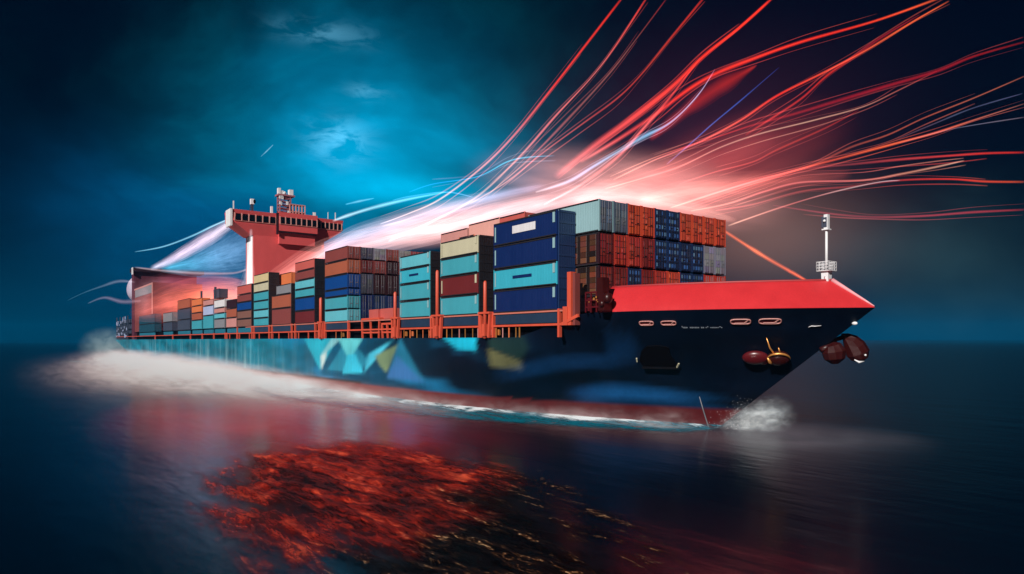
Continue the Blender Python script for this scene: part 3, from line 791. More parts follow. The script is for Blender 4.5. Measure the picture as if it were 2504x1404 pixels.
for b, (pl, pr, ys, cs) in enumerate(BAYS):
    x0, x1 = xat(pl, YN), xat(pr, YN)
    zs = [zat(y, x1, YN) for y in ys]
    d = BASE-zs[-1]; span = zs[0]-zs[-1]; zs = [BASE+(z-zs[-1])*(zs[0]-BASE)/span for z in zs]
    for k, c in enumerate(cs):
        xa0 = x0+(x1-x0)*.25 if (b == 5 and k == 0) else x0
        g = 'containers of the side stack '+STK[b]
        o = container(f'{c} container on the {tier(k, len(cs))} tier of the side stack {STK[b]}', xa0, x1, YN, YN+CW, zs[k+1], zs[k]-.06, c, g, detail=b < 9)
        hx, h = (x1-xa0)/2, zs[k]-zs[k+1]
        if b == 0 and k == 0:
            mb = MB(); mb.box(-hx*.36, hx*.37, -CW/2-.012, -CW/2+.02, h*.38, h*.70); mb.build('white_panel', M['white'], o)
        if (b, k) in ((0, 2), (2, 1)):
            mb = MB(); mb.box(-hx*.35, hx*.25, -CW/2-.012, -CW/2+.02, h*.45, h*.58); mb.build('dark_stripe', M['navy'], o)
        if b < 3:
            mb = MB(); mb.box(hx-.75, hx-.35, -CW/2-.012, -CW/2+.02, h*.5, h*.9); mb.box(-hx+.25, -hx+.48, -CW/2-.012, -CW/2+.02, h*.15, h*.8)
            mb.build('code_plate', M['pale cyan'] if c in ('navy', 'cyan', 'teal', 'light teal') else M['cream'], o)
        if b == 0:
            mb = MB(); mb.box(hx+.045, hx+.07, -.3, .1, h*.55, h*.72); mb.build('seal_plate', M['white'], o)
# taller inboard boxes that show over the side stacks, washed by the glow
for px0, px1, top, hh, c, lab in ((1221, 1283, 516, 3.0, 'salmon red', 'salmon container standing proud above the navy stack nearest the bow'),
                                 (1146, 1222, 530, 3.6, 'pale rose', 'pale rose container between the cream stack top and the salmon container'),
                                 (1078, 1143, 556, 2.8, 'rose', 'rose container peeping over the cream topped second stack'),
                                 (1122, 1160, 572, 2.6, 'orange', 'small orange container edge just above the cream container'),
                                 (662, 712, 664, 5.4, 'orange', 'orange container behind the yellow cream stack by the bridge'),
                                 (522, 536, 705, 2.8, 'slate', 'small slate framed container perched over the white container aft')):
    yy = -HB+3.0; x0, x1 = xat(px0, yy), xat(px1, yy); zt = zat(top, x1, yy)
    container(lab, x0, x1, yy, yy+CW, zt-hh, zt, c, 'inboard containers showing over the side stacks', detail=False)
    if zt-hh > BASE+.5:                       # the column they stand on
        container(f'dark maroon container stacked beneath the {lab.split(" container")[0]} container', x0+.3, x1-.3, yy, yy+CW, BASE, zt-hh-.06, 'dark maroon', 'inboard containers showing over the side stacks', detail=False)
for b in (0, 1, 2, 4, 5, 6, 7, 8):  # dark frames added to shade and darken the bow-facing stack ends
    pl, pr, ys, cs = BAYS[b]; x1 = xat(pr, YN); zt = zat(ys[0], x1, YN)-.25; mb = MB(); xf = x1+.10
    n = 9
    for k in range(n): y = YN+.05+(CW-.30)*k/(n-1); mb.box(xf, xf+.16, y, y+.21, BASE-.1, zt)
    for z in [BASE+(zt-BASE)*k/9 for k in range(10)]: mb.box(xf+.165, xf+.20, YN+.05, YN+CW, z-.12, z+.12)
    P('end_shade_frame', mb, M['bow navy'] if b == 0 else M['seam'])
# the fourth bay shows its whole bow-facing front across the ship
pl, pr, ys, cs = BAYS[3]; x0, x1 = xat(pl, YN), xat(pr, YN)
ys4 = (599, 631, 665, 717, 779); zs = [zat(y, x1, YN) for y in ys4]
FR = [('slate', 'lilac grey', 'brick red', 'grey', 'brick red', 'salmon red', 'maroon', 'maroon'), ('maroon', 'brick red', 'dark maroon', 'brick red', 'maroon', 'maroon', 'slate', 'slate'),
      ('slate', 'dark maroon', 'dark maroon', 'slate', 'navy', 'navy', 'slate', 'slate'), ('navy', 'bow navy', 'bow navy', 'slate', 'slate', 'navy', 'navy', 'navy')]
for r, row in enumerate(FR):
    for k, c in enumerate(row):
        y0 = YN+CW+.06+k*2.5
        if r > 1 and k > 5: continue
        container(f'{c} container end, {["top", "third", "second", "bottom"][r]} tier, {ORD[k]} inboard on the fourth bay front', x0, x1-.05, y0, y0+CW, zs[r+1] if r < 3 else BASE, zs[r]-.06, c, 'container ends of the fourth bay front', detail=True, endgrid='lines')
# the bow block: ten columns, three tiers
YB0 = -HB+.10+CW+.06; XB1 = xat(1465, YB0); YB1 = yat(1775, XB1); PW = (YB1-YB0)/10
zb = [zat(y, XB1, YB0) for y in (482, 563.5, 645, 724)]
ROWS = [('grey blue', 'grey blue', 'bright orange', 'bright orange', 'bow navy', 'bow navy', 'bright orange', 'bright orange', 'bright orange', 'bright orange'),
        ('rust red', 'red orange', 'red orange', 'rust red', 'bow navy', 'bow navy', 'bow navy', 'bow navy', 'lilac grey', 'lilac grey'),
        ('rust red', 'rust red', 'bow navy', 'rust red', 'red orange', 'bright orange', 'bow navy', 'bow navy', 'red orange', 'red orange')]
for r, row in enumerate(ROWS):
    for k, c in enumerate(row):
        kind = 'lines' if c in ('grey blue', 'lilac grey') else 'plates' if c == 'bow navy' else 'plain' if (r == 2 and k > 7) else 'grid'
        sc_ = 'pale cyan' if (r == 0 and k == 0) else 'dark maroon' if k == 0 else None  # lower near-corner sides darkened, their shade put into the paint
        container(f'{c.replace("bow ", "patched ")} container end, {["top", "middle", "bottom"][r]} row of the bow block, {ORD[k]} from its near corner',
                  XB1-12.2, XB1, YB0+k*PW+.03, YB0+(k+1)*PW-.03, zb[r+1], zb[r]-.1, c, 'containers of the bow block', detail=True, endgrid=kind, sidecol=sc_)
for o in [o for o in list(COL.objects) if o.get('group') == 'containers of the bow block' and 'first from its near corner' in o.get('label', '') and 'top row' not in o['label']]:
    mb = MB(); h = zb[0]-zb[1]-.1; hy = PW/2-.03; rows, cols = [], []
    sh_ = [[(0 if random.random() < .14 else random.uniform(.10, .45)*(.5+.5*i/7), random.uniform(.7, 1.6), random.uniform(.6, 1.3)) for k in range(5)] for i in range(8)]
    for i in range(8):
        for ex_, xi in ((0, 0), (.03, 1), (.95, 1), (.98, 0)):
            row, cr = [], []
            for k in range(5):
                for ez_, zi in ((0, 0), (.03, 1), (.56, 1), (.60, 0)):
                    g, g1, g2 = sh_[i][k]; on = xi and zi
                    row.append((-6+.25+i*1.48+ex_, -hy-(.03 if on else .004), .25+k*(h-.45)/5+ez_)); cr.append((g, g*g1, g*g2) if on and g else (.02, .015, .02))
            rows.append(row); cols.append(cr)
    mb.grid(rows, cols=cols, sm=False)
    mb.build('side_panel', MT['orange brown'], o)
mb = MB(); mb.box(XB1-12, XB1-.3, YB0+.2, YB1-.2, 12.46, zb[3]-.01); P('block_pedestal', mb, M['darkred'])

# ------------------------------------------------------------------ light streaks
def spline(pts, n):
    out = []
    P_ = [pts[0]]+list(pts)+[pts[-1]]
    for i in range(1, len(P_)-2):
        for k in range(n):
            t = k/n; a, b, c, d = P_[i-1], P_[i], P_[i+1], P_[i+2]
            out.append(tuple(.5*((2*b[j])+(-a[j]+c[j])*t+(2*a[j]-5*b[j]+4*c[j]-d[j])*t*t+(-a[j]+3*b[j]-3*c[j]+d[j])*t**3) for j in range(len(b))))
    out.append(tuple(pts[-1])); return out
RED, ORG, PNK, PCH, WHT, CYA, BLU, DRD, LAV = (1.0, .036, .012), (1.0, .13, .035), (1.0, .20, .19), (1.0, .55, .40), (1.0, .80, .82), (.10, .70, 1.0), (.05, .12, .55), (.42, .012, .018), (.55, .60, 1.0)
def streak(label, pts, cols, Y0, Y1, gain=1.0, shells=None, name='light_streak', veil=False, flat=1.0, group='light streaks over the ship'):
    """pts: (column, row, width in photo px); the streak runs from distance Y0 to Y1"""
    sp = spline(pts, 10); n = len(sp); wmax = max(p[2] for p in pts)
    shells = shells or (3 if wmax < 7 else 5 if wmax < 16 else 8)
    mb = MB(); al = []; sd_ = pts[0][0]*.37
    for q in range(shells):
        fr = 1.15*(1-q/shells); ps, rs, cs = [], [], []
        for i, (px, py, w) in enumerate(sp):
            t = i/(n-1); Y = Y0+(Y1-Y0)*t
            ps.append(world_at(px, py, Y)); wv = w*(.80 if veil else .66)*(1 if veil else 1+.25*noise.noise(Vector((t*7, sd_, 0)))); rs.append(max(.2, wv*(1 if veil else .9))*.5*fr*Y/F*(1.15 if q == 0 else 1))
            f = t*(len(cols)-1); j = min(int(f), len(cols)-2); c = lerp3(cols[j], cols[j+1], f-j)
            end = min(1, t/.06)*min(1, (1-t)/.06)
            if not veil: end *= .72+.5*noise.noise(Vector((t*4.3, sd_, 3)))
            g = gain*(1.3 if not veil else 1)*(.25+.75*end)/(2*shells)*(1.0 if not veil else 1.0)
            cs.append(tuple(v*g for v in c))
        m = 12 if wmax < 20 else 20
        mb.tube(ps, rs, m, flat=flat, axis=(0, 1, 0), cols=cs, caps=False)
        for i in range(n):
            for k in range(m): al += [i/(n-1)*3.0, math.cos(2*PI*k/m), math.sin(2*PI*k/m)+q*.3]
    me = mb.mesh(name, VEIL if veil else GLOW)
    if veil:
        at = me.attributes.new('along', 'FLOAT_VECTOR', 'POINT'); at.data.foreach_set('vector', al)
    # origin at the streak's first point
    o = bpy.data.objects.new(name, me); COL.objects.link(o)
    c0 = world_at(*sp[0][:2], Y0); me.transform(Matrix.Translation(-c0)); o.location = c0
    return tag(o, label, 'light veil' if veil else 'light streak', group)
NSTR = []
def S(label, pts, cols, Y0, Y1, *a, **k):
    o = streak(label, pts, cols, Y0, Y1, *a, **k)
    if not k.get('veil') and len(pts) >= 6: NSTR.append((label, pts, cols, Y0, Y1))
    return o
S('red light streak reaching the top edge first, leftmost of the fan', [(1522, -6, 8), (1420, 126, 9), (1336, 234, 9), (1258, 330, 9), (1180, 408, 8), (1078, 486, 7), (1000, 522, 5), (930, 548, 4)], [RED, RED, PNK, PCH, WHT], 96, 130, 1.0)
S('thin pink light streak just beside the leftmost red one', [(1582, -6, 7), (1504, 114, 5), (1444, 192, 4), (1360, 282, 8), (1270, 384, 9), (1168, 480, 9), (1060, 540, 9), (950, 590, 8)], [RED, PNK, PNK, PCH, WHT], 97, 135, .9)
S('faint brownish light streak twisting across the thin pink one', [(1632, -6, 5), (1560, 90, 5), (1490, 180, 6), (1390, 290, 10), (1290, 392, 6), (1200, 470, 4)], [DRD, (.4, .12, .1), (.5, .15, .13), PNK, PCH], 99, 120, .55)
S('dim orange light streak rising between pink and broad red streaks', [(1722, -6, 8), (1648, 84, 8), (1570, 180, 6), (1510, 240, 7), (1420, 306, 6), (1330, 372, 6), (1240, 444, 6), (1150, 498, 5)], [RED, (.7, .06, .03), (.6, .06, .05), PNK, PCH], 98, 120, .75)
S('broad bright red light streak widening down to the containers', [(1890, -6, 9), (1810, 66, 11), (1720, 138, 15), (1640, 215, 22), (1540, 294, 26), (1450, 360, 28), (1360, 432, 30)], [RED, RED, RED, (1, .06, .04), (.9, .10, .09), (.6, .12, .12)], 95, 115, 1.15)
S('pinkish red light streak branching off the broad red one', [(1712, 142, 5), (1637, 240, 10), (1570, 318, 13), (1510, 384, 14), (1420, 452, 12), (1330, 500, 8)], [RED, (1, .09, .08), PNK, PNK, WHT], 93, 105, .8)
S('bright red light streak arching to the top edge further over', [(2296, -4, 9), (2141, 51, 10), (1961, 102, 12), (1841, 144, 14), (1751, 180, 16), (1679, 222, 16), (1600, 282, 16), (1510, 342, 16), (1420, 396, 14)], [ORG, RED, RED, RED, RED, (1, .08, .07), PNK], 84, 112, 1.0)
S('soft red flare glowing under the arching red streak', [(1850, 160, 6), (1790, 195, 50), (1740, 225, 60), (1670, 275, 46), (1590, 340, 20)], [RED, RED, RED, (.8, .04, .03)], 96, 108, .42, 10)
S('orange red light streak crossing to the upper corner', [(2320, 3, 5), (2231, 54, 7), (2123, 120, 9), (2021, 174, 10), (1901, 234, 11), (1811, 294, 10), (1709, 348, 9), (1600, 392, 7), (1500, 440, 5)], [(.7, .1, .03), ORG, (1, .10, .04), RED, (1, .12, .08), PNK, PCH], 84, 108, 1.0)
S('dark red light streak shadowing the orange red one', [(2249, 36, 4), (2150, 95, 10), (2081, 144, 12), (2021, 186, 9), (1961, 240, 8), (1889, 288, 9), (1823, 330, 7)], [DRD, DRD, RED, (.8, .04, .03), (.7, .06, .05)], 86, 100, .6)
S('deep crimson light streak with a wide smear leaving the frame high', [(2504, 103, 8), (2381, 138, 10), (2291, 174, 14), (2171, 210, 18), (2051, 246, 16), (1931, 282, 12), (1841, 306, 8), (1751, 336, 6), (1673, 360, 5), (1589, 390, 5), (1492, 432, 4)], [(.5, .02, .015), DRD, DRD, (.7, .03, .03), (.9, .08, .07), PCH], 82, 112, .7)
S('peach light streak lying between two dark red ones', [(2291, 174, 3), (2195, 222, 5), (2111, 261, 6), (1991, 294, 6), (1859, 327, 6), (1763, 360, 7), (1661, 408, 8), (1571, 436, 6), (1480, 462, 5)], [DRD, (.6, .2, .15), PCH, (.9, .45, .36), PNK, PCH], 85, 108, .75)
S('dim red light streak below the peach one', [(2099, 270, 4), (2021, 312, 7), (1901, 366, 8), (1841, 396, 7), (1751, 420, 6), (1660, 450, 5)], [DRD, (.6, .05, .03), (.7, .08, .07), PNK], 87, 104, .6)
S('brown orange light streak bending up to the far edge', [(2504, 187, 5), (2381, 240, 5), (2261, 288, 6), (2171, 330, 7), (2081, 360, 9), (1991, 402, 10), (1901, 432, 9), (1781, 468, 7), (1690, 500, 5)], [(.75, .2, .12), (.5, .10, .06), (.55, .10, .06), (.8, .10, .07), PNK], 80, 106, .7)
S('long glowing orange light streak in the middle of the low fan', [(2504, 254, 4), (2381, 294, 6), (2291, 324, 9), (2201, 348, 10), (2111, 372, 10), (2021, 396, 9), (1931, 420, 9), (1841, 444, 9), (1721, 482, 8), (1640, 508, 6)], [(.4, .16, .12), (.9, .14, .07), ORG, (1, .10, .05), PNK, PCH], 80, 108, 1.0)
S('thin blue grey light streak meeting the long orange one', [(2504, 287, 4), (2381, 306, 4), (2300, 322, 4), (2200, 350, 3)], [(.30, .22, .28), (.16, .18, .30), (.3, .1, .1)], 80, 88, .6)
S('faint blue light streak above the long orange one', [(2500, 229, 4), (2381, 264, 5), (2291, 300, 5), (2190, 342, 4)], [(.12, .12, .26), (.12, .15, .28), (.2, .05, .06)], 81, 88, .5)
S('red tipped light streak running level to the far edge', [(2504, 373, 8), (2411, 375, 8), (2321, 381, 9), (2201, 390, 11), (2081, 402, 10), (1961, 414, 9), (1871, 438, 9), (1781, 462, 8), (1680, 492, 6)], [RED, (.8, .05, .04), (.4, .05, .06), (.55, .07, .07), PNK], 80, 104, .8)
S('peach ended light streak stopping short of the far edge', [(2357, 393, 5), (2291, 408, 8), (2201, 426, 8), (2111, 441, 8), (1961, 446, 8), (1871, 468, 8), (1781, 498, 8), (1690, 516, 5)], [PCH, (.8, .3, .2), PNK, PNK, PCH], 83, 102, .7)
S('orange tipped light streak sagging to the far edge', [(2504, 445, 8), (2411, 444, 8), (2321, 438, 8), (2201, 441, 8), (2081, 456, 9), (1961, 468, 9), (1841, 500, 8), (1750, 515, 6)], [ORG, RED, (.5, .04, .04), (.4, .06, .06), PNK], 81, 102, .75)
S('pale slim light streak lowest beside the block corner', [(2201, 441, 3), (2141, 447, 5), (2021, 474, 5), (1901, 510, 6), (1781, 552, 6)], [(.35, .4, .5), (.5, .4, .4), PNK, PCH], 84, 98, .7)
S('muted rose light streak dipping behind the foremast top', [(2504, 513, 8), (2381, 519, 9), (2261, 528, 10), (2141, 531, 10), (2051, 525, 9), (1961, 513, 7), (1890, 502, 4)], [(.45, .03, .04), (.45, .04, .06), (.35, .04, .06), (.25, .03, .05)], 82, 96, .8)
S('thick orange light beam slanting down to the bow deck', [(1770, 564, 9), (1830, 603, 13), (1880, 634, 14), (1940, 668, 12), (1985, 694, 7)], [ORG, (1, .17, .06), (1, .14, .05), ORG], 90, 66, .95)
S('blue white light streak with a cyan flash in the red fan', [(1748, 170, 4), (1715, 222, 5), (1673, 270, 6), (1630, 306, 9), (1571, 336, 17), (1510, 372, 11), (1450, 408, 14), (1390, 444, 14), (1310, 470, 9)], [(.5, .15, .3), LAV, (.3, .55, .9), (.35, .7, 1.0), LAV, WHT], 92, 104, .85)
S('thin indigo light streak climbing alone between red streaks', [(1905, 165, 3), (1811, 246, 5), (1739, 306, 5), (1679, 360, 5), (1630, 402, 4)], [(.02, .03, .2), BLU, (.08, .14, .5), (.4, .2, .4)], 90, 100, .8)
S('cyan light streak curling over the gap behind the bridge', [(1356, 381, 3), (1288, 385, 5), (1240, 396, 6), (1168, 432, 4), (1060, 450, 4), (1000, 470, 3)], [(.1, .3, .5), CYA, CYA, (.02, .25, .8), (.02, .3, .8)], 110, 150, .7)
S('thick cyan white light streak springing from the bridge roof', [(1090, 470, 5), (1000, 487, 10), (920, 506, 12), (860, 524, 12), (815, 540, 8)], [(.1, .6, .9), (.35, .85, 1), (.6, .95, 1), (.8, .95, 1)], 135, 175, .8)
S('short pale cyan light wisp above the thick cyan one', [(915, 485, 3), (880, 492, 9), (845, 500, 4)], [CYA, (.4, .85, 1), CYA], 160, 168, .5)
S('thin blue light streak over the middle containers', [(1156, 482, 4), (1090, 470, 4), (1000, 481, 5), (960, 490, 3)], [(.3, .6, 1), (.1, .5, .9), CYA], 120, 150, .5)
S('thin cyan light streak falling from the bridge wing to the stern', [(567, 533, 6), (520, 553, 6), (470, 577, 6), (400, 603, 5), (330, 616, 3)], [(.5, .9, 1), (.35, .8, 1), (.2, .6, .8)], 182, 300, .8)
S('pale blue light wisp flicking off the stern fairing', [(330, 690, 6), (290, 688, 12), (250, 700, 8), (205, 716, 4), (165, 735, 3)], [(.8, .6, .7), (.5, .6, .8), (.2, .45, .6), (.1, .3, .4)], 300, 330, .22, 7)
S('lilac light wisp curling low round the stern', [(350, 735, 10), (300, 738, 16), (255, 728, 10), (215, 742, 4)], [(.9, .55, .6), (.7, .5, .7), (.25, .4, .55)], 296, 325, .25, 8)
S('white pink light streak along the after house roof edge', [(330, 654, 6), (400, 662, 10), (480, 668, 12), (570, 668, 10), (612, 655, 6)], [(.9, .8, .95), (1, .6, .65), (1, .55, .5), (1, .7, .65)], 296, 200, .35, 8)
S('tiny pale light dash alone in the blue sky', [(668, 354, 2), (654, 368, 4), (638, 383, 2)], [(.2, .4, .5), (.35, .6, .7), (.2, .4, .5)], 400, 400, .6)
for n_, (lab, pts, cols, Y0, Y1) in enumerate(list(NSTR)):
    rr = random.Random(n_)
    for q, word in ((-1, 'above'), (1, 'below')):
        off = q*rr.uniform(9, 20); ph = rr.uniform(0, 6)
        p2 = [(px+q*rr.uniform(2, 6)*math.sin(i*.8+ph), py+off*(.25+.75*abs(math.sin(i*.55+ph))), 2.6+1.6*math.sin(i+ph)) for i, (px, py, w) in enumerate(pts[(n_+q) % 2:len(pts)-(n_ % 2)])]
        short = lab.split(' light streak')[0]
        streak(f'faint hair thin strand of light just {word} the {short} streak', p2, [lerp3(c, PNK, .35) for c in cols], Y0-q*1.5, Y1-q*1.5, rr.uniform(.22, .42), 2, name='light_strand', group='faint strands between the light streaks')
# broad veils of light running along the ship
VG = 'broad light veils along the ship'
S('pale pink light veil sweeping from the bridge wing to the after house', [(572, 540, 20), (520, 575, 34), (460, 612, 30), (410, 640, 22), (372, 656, 12)], [WHT, (1, .72, .85), (.95, .72, .9), (.8, .8, 1)], 184, 300, 1.15, veil=True, group=VG)
S('blue grey light veil filling the space behind the bridge tower', [(615, 600, 150), (540, 625, 105), (470, 645, 60), (400, 656, 20)], [(.22, .36, .55), (.18, .36, .60), (.10, .40, .62), (.1, .5, .7)], 196, 300, 1.1, veil=True, group=VG)
S('white lavender light veil from the bridge over the middle stacks', [(760, 640, 26), (850, 585, 46), (950, 552, 52), (1080, 515, 44), (1200, 482, 30), (1330, 455, 20)], [(.9, .5, .5), (.75, .75, .95), (.7, .72, .95), (.9, .75, .9), (.6, .6, .9), (.5, .3, .4)], 172, 106, .75, veil=True, group=VG)
S('rosy light veil low over the middle stacks', [(600, 735, 30), (700, 675, 60), (800, 622, 72), (950, 585, 70), (1100, 553, 64), (1230, 515, 56), (1350, 486, 46)], [(.7, .22, .18), (.9, .30, .26), (1, .42, .38), (1, .60, .58), (1, .62, .60), (1, .55, .52), (.9, .4, .4)], 180, 102, 1.12, veil=True, group=VG)
S('bright white pink light veil over the bow block roof', [(1240, 540, 40), (1340, 505, 54), (1430, 484, 62), (1520, 484, 64), (1620, 498, 54), (1720, 518, 36), (1800, 540, 16)], [(1, .55, .52), (1, .78, .78), (1, .80, .80), (1, .66, .60), (1, .50, .42), (.7, .25, .2)], 112, 98, .50, veil=True, group=VG)
S('wide pink light veil fanning up from the bow block', [(1400, 500, 40), (1500, 455, 74), (1620, 420, 90), (1760, 385, 90), (1900, 340, 70)], [(1, .45, .42), (.9, .30, .26), (.6, .13, .11), (.3, .05, .05), (.08, .01, .012)], 104, 92, .62, 12, veil=True, group=VG)
S('low salmon light veil spreading off the block corner', [(1560, 490, 40), (1680, 470, 56), (1800, 455, 64), (1940, 440, 50), (2080, 425, 30)], [(1, .5, .44), (1, .34, .28), (.7, .16, .13), (.35, .06, .05), (.1, .015, .015)], 102, 88, .9, 10, veil=True, group=VG)
S('coral light veil swirling over the after deck', [(640, 735, 40), (580, 725, 80), (500, 735, 110), (420, 745, 90), (340, 765, 40)], [(1, .5, .42), (1, .28, .18), (.8, .15, .08), (.7, .14, .10), (.5, .15, .14)], 186, 290, 1.35, 10, veil=True, group=VG)
S('maroon light veil under the after house roof', [(590, 690, 16), (520, 690, 50), (440, 690, 60), (380, 690, 30)], [(.6, .2, .2), (.35, .06, .08), (.30, .05, .09), (.3, .08, .1)], 200, 290, .8, 8, veil=True, group=VG)
S('pale vertical light veil beside the bridge tower', [(614, 560, 8), (612, 620, 14), (608, 680, 30), (600, 720, 50)], [(.5, .5, .55), (.7, .6, .65), (.9, .7, .7), (.9, .55, .5)], 178, 180, .6, 8, veil=True, group=VG)

# ------------------------------------------------------------------ glow and mist volumes
def volmat(name, build, step=1.0):
    m, t = newmat(name); v = build(t); finish(t, None, v); m.cycles.volume_step_rate = step; return m
def ellipsoid(name, loc, rad, rot, mat, label=None):
    mb = MB(); mb.ball((0, 0, 0), 1.0, 24, 16); o = mb.build(name, mat)
    o.location = loc; o.scale = rad; o.rotation_euler = rot; o['kind'] = 'stuff'
    if label: o['label'] = label; o['category'] = 'mist'
    return o
def soft(t, power=2.0):
    p = t.new('ShaderNodeTexCoord').outputs['Object']
    r2 = t.vm('DOT_PRODUCT', p, p)
    return p, t.m('POWER', t.m('SUBTRACT', 1.0, r2, clamp=True), power)
def emis(col, k, nscale=(3, 3, 3), power=2.0):
    def b(t):
        p, s = soft(t, power)
        n = t.smooth(t.noise(t.vm('MULTIPLY', p, nscale), 1.0, 4, .6, .4), .28, .72)
        e = t.new('ShaderNodeEmission'); e.inputs[0].default_value = tuple(col)+(1,)
        t.put(e.inputs[1], t.m('MULTIPLY', t.m('MULTIPLY', s, t.m('ADD', t.m('MULTIPLY', n, 1.2), .3)), k)); return e.outputs[0]
    return b
def scat(col, k, nscale=(4, 4, 2), power=1.5, g=-.15, lo=.25, hi=.75):
    def b(t):
        p, s = soft(t, power)
        n = t.smooth(t.noise(t.vm('MULTIPLY', p, nscale), 1.0, 5, .62, .5), lo, hi)
        v = t.new('ShaderNodeVolumeScatter'); v.inputs[0].default_value = tuple(col)+(1,); v.inputs['Anisotropy'].default_value = g
        t.put(v.inputs['Density'], t.m('MULTIPLY', t.m('MULTIPLY', s, t.m('ADD', n, .12)), k)); return v.outputs[0]
    return b
c = world_at(1540, 470, 100)
ellipsoid('glow_mist', c, (26, 14, 6.5), (0, math.radians(8), YAW+math.radians(50)), volmat('glow_white_pink', emis((1, .42, .38), .075, (2, 2, 5))), 'white pink glowing mist over the roof of the bow block')
c = world_at(1120, 545, 118)
ellipsoid('glow_mist', c, (44, 9, 4.2), (0, math.radians(2), YAW), volmat('glow_pink', emis((1, .46, .44), .075, (5, 2, 4))), 'pink glowing mist trailing over the middle stacks')
c = world_at(1740, 440, 96)
ellipsoid('glow_mist', c, (24, 10, 9), (0, math.radians(-24), 0), volmat('glow_red', emis((1, .13, .11), .026, (2, 3, 5))), 'dim red glowing mist within the fan of streaks')

c = world_at(385, 725, 285)
ellipsoid('glow_mist', c, (19, 12, 9), (0, 0, YAW), volmat('glow_stern', emis((.95, .50, .55), .016, (3, 3, 6))), 'pink lilac glowing mist dissolving the stern block')
c = world_at(520, 745, 225)
ellipsoid('glow_mist', c, (40, 10, 8), (0, 0, YAW), volmat('glow_coral', emis((1, .20, .10), .055, (6, 3, 7), 2.5)), 'coral glowing mist swirling over the after deck')
def mist_box(name, x0, x1, y0, y1, z1, mat, label):
    mb = MB(); mb.box(-.5, .5, -.5, .5, 0, 1); o = mb.build(name, mat)
    o.location = L2W((x0+x1)/2, (y0+y1)/2, .03); o.rotation_euler = (0, 0, YAW); o.scale = (x1-x0, y1-y0, z1); o['kind'] = 'stuff'; o['label'] = label; o['category'] = 'mist'
    return o
def wakevol(t):
    p = t.new('ShaderNodeTexCoord').outputs['Object']
    sx = t.new('ShaderNodeSeparateXYZ'); t.l.new(p, sx.inputs[0]); x, y, z = sx.outputs
    # aft (-.5) wide and dense, forward thin; y=.5 is the hull
    w = t.m('ADD', t.m('MULTIPLY', t.m('MULTIPLY', t.smooth(x, .5, .20), t.m('ADD', t.m('MULTIPLY', t.smooth(x, -.5, .05), .75), .25)), .26), .075)
    d = t.m('DIVIDE', t.m('SUBTRACT', .44, y), w)
    z = t.m('DIVIDE', z, t.m('ADD', t.m('MULTIPLY', t.smooth(x, .42, .0), .50), .50))
    g = t.m('POWER', 2.718, t.m('MULTIPLY', t.m('MULTIPLY', d, d), -1.0))
    zf = t.m('POWER', t.m('SUBTRACT', 1.0, z, clamp=True), 1.9)
    ex = t.m('MULTIPLY', t.smooth(x, -.5, -.40), t.smooth(x, .5, .25))
    ey = t.smooth(y, -.5, -.30)
    n = t.smooth(t.noise(t.vm('MULTIPLY', p, (20, 13, 3.0)), 1.0, 5, .62, .8), .36, .70)
    k = t.m('MULTIPLY', t.m('MULTIPLY', g, zf), t.m('MULTIPLY', t.m('MULTIPLY', ex, ey), t.m('ADD', n, .16)))
    k = t.m('MULTIPLY', k, t.m('ADD', 1.0, t.m('MULTIPLY', t.smooth(x, -.1, .38), 1.4)))
    v = t.new('ShaderNodeVolumeScatter'); v.inputs[0].default_value = (1, .71, .68, 1); v.inputs['Anisotropy'].default_value = -.25
    t.put(v.inputs['Density'], t.m('MULTIPLY', k, .34)); return v.outputs[0]
mist_box('wake_mist', XS+12, xat(1250, -HB), -HB-50, -HB+.2, 6.0, volmat('wake_mist', wakevol, .12), 'white pink mist of the wake lying along the hull')
c = L2W(XS-4, -HB-2, 5.0)
ellipsoid('stern_spray', c, (36, 16, 12), (0, math.radians(6), YAW), volmat('stern_spray', scat((.62, .90, .96), .042, (3, 3, 2.5), 1.8, -.15, .35, .72)), 'pale spray rising round the stern')
c = water_at(700, 1035); c.z = .3
ellipsoid('red_mist', c, (42, 20, 2.2), (0, 0, YAW), volmat('red_mist', scat((.17, .003, .002), .34, (3, 2, 1))), 'dark red mist lying on the water beside the wake')
c = L2W(XFOOT+2.6, 1.6, 1.2)
ellipsoid('bow_spray', c, (5.6, 3.0, 3.0), (0, math.radians(-10), YAW), volmat('bow_spray', scat((.80, .94, 1), .62, (4.2, 4.2, 4.2), 2.0, -.4, .48, .66)), 'white spray bursting at the foot of the bow')
c = water_at(1900, 1085); c.z = .3
ellipsoid('bow_mist', c, (15, 9, 1.6), (0, 0, 0), volmat('bow_mist', scat((.85, .80, .95), .022, (2, 2, 1))), 'thin grey mist drifting ahead of the bow')

def lowvol(t):
    p = t.new('ShaderNodeTexCoord').outputs['Object']; sx = t.new('ShaderNodeSeparateXYZ'); t.l.new(p, sx.inputs[0]); x, y, z = sx.outputs
    zf = t.m('POWER', t.m('SUBTRACT', 1.0, z, clamp=True), 2.0)
    ex = t.m('MULTIPLY', t.smooth(x, -.5, -.2), t.smooth(x, .5, .38)); ey = t.m('MULTIPLY', t.smooth(y, -.5, .0), t.smooth(y, .5, .25))
    n = t.smooth(t.noise(t.vm('MULTIPLY', p, (16, 3, 1.5)), 1.0, 5, .65, .6), .38, .72)
    v = t.new('ShaderNodeVolumeScatter'); v.inputs[0].default_value = (1, .88, .88, 1); v.inputs['Anisotropy'].default_value = -.3
    t.put(v.inputs['Density'], t.m('MULTIPLY', t.m('MULTIPLY', zf, t.m('MULTIPLY', ex, ey)), t.m('MULTIPLY', n, .42))); return v.outputs[0]
mb = MB(); mb.box(-.5, .5, -.5, .5, 0, 1); lm = mb.build('waterline_mist', volmat('waterline_mist', lowvol, .15))
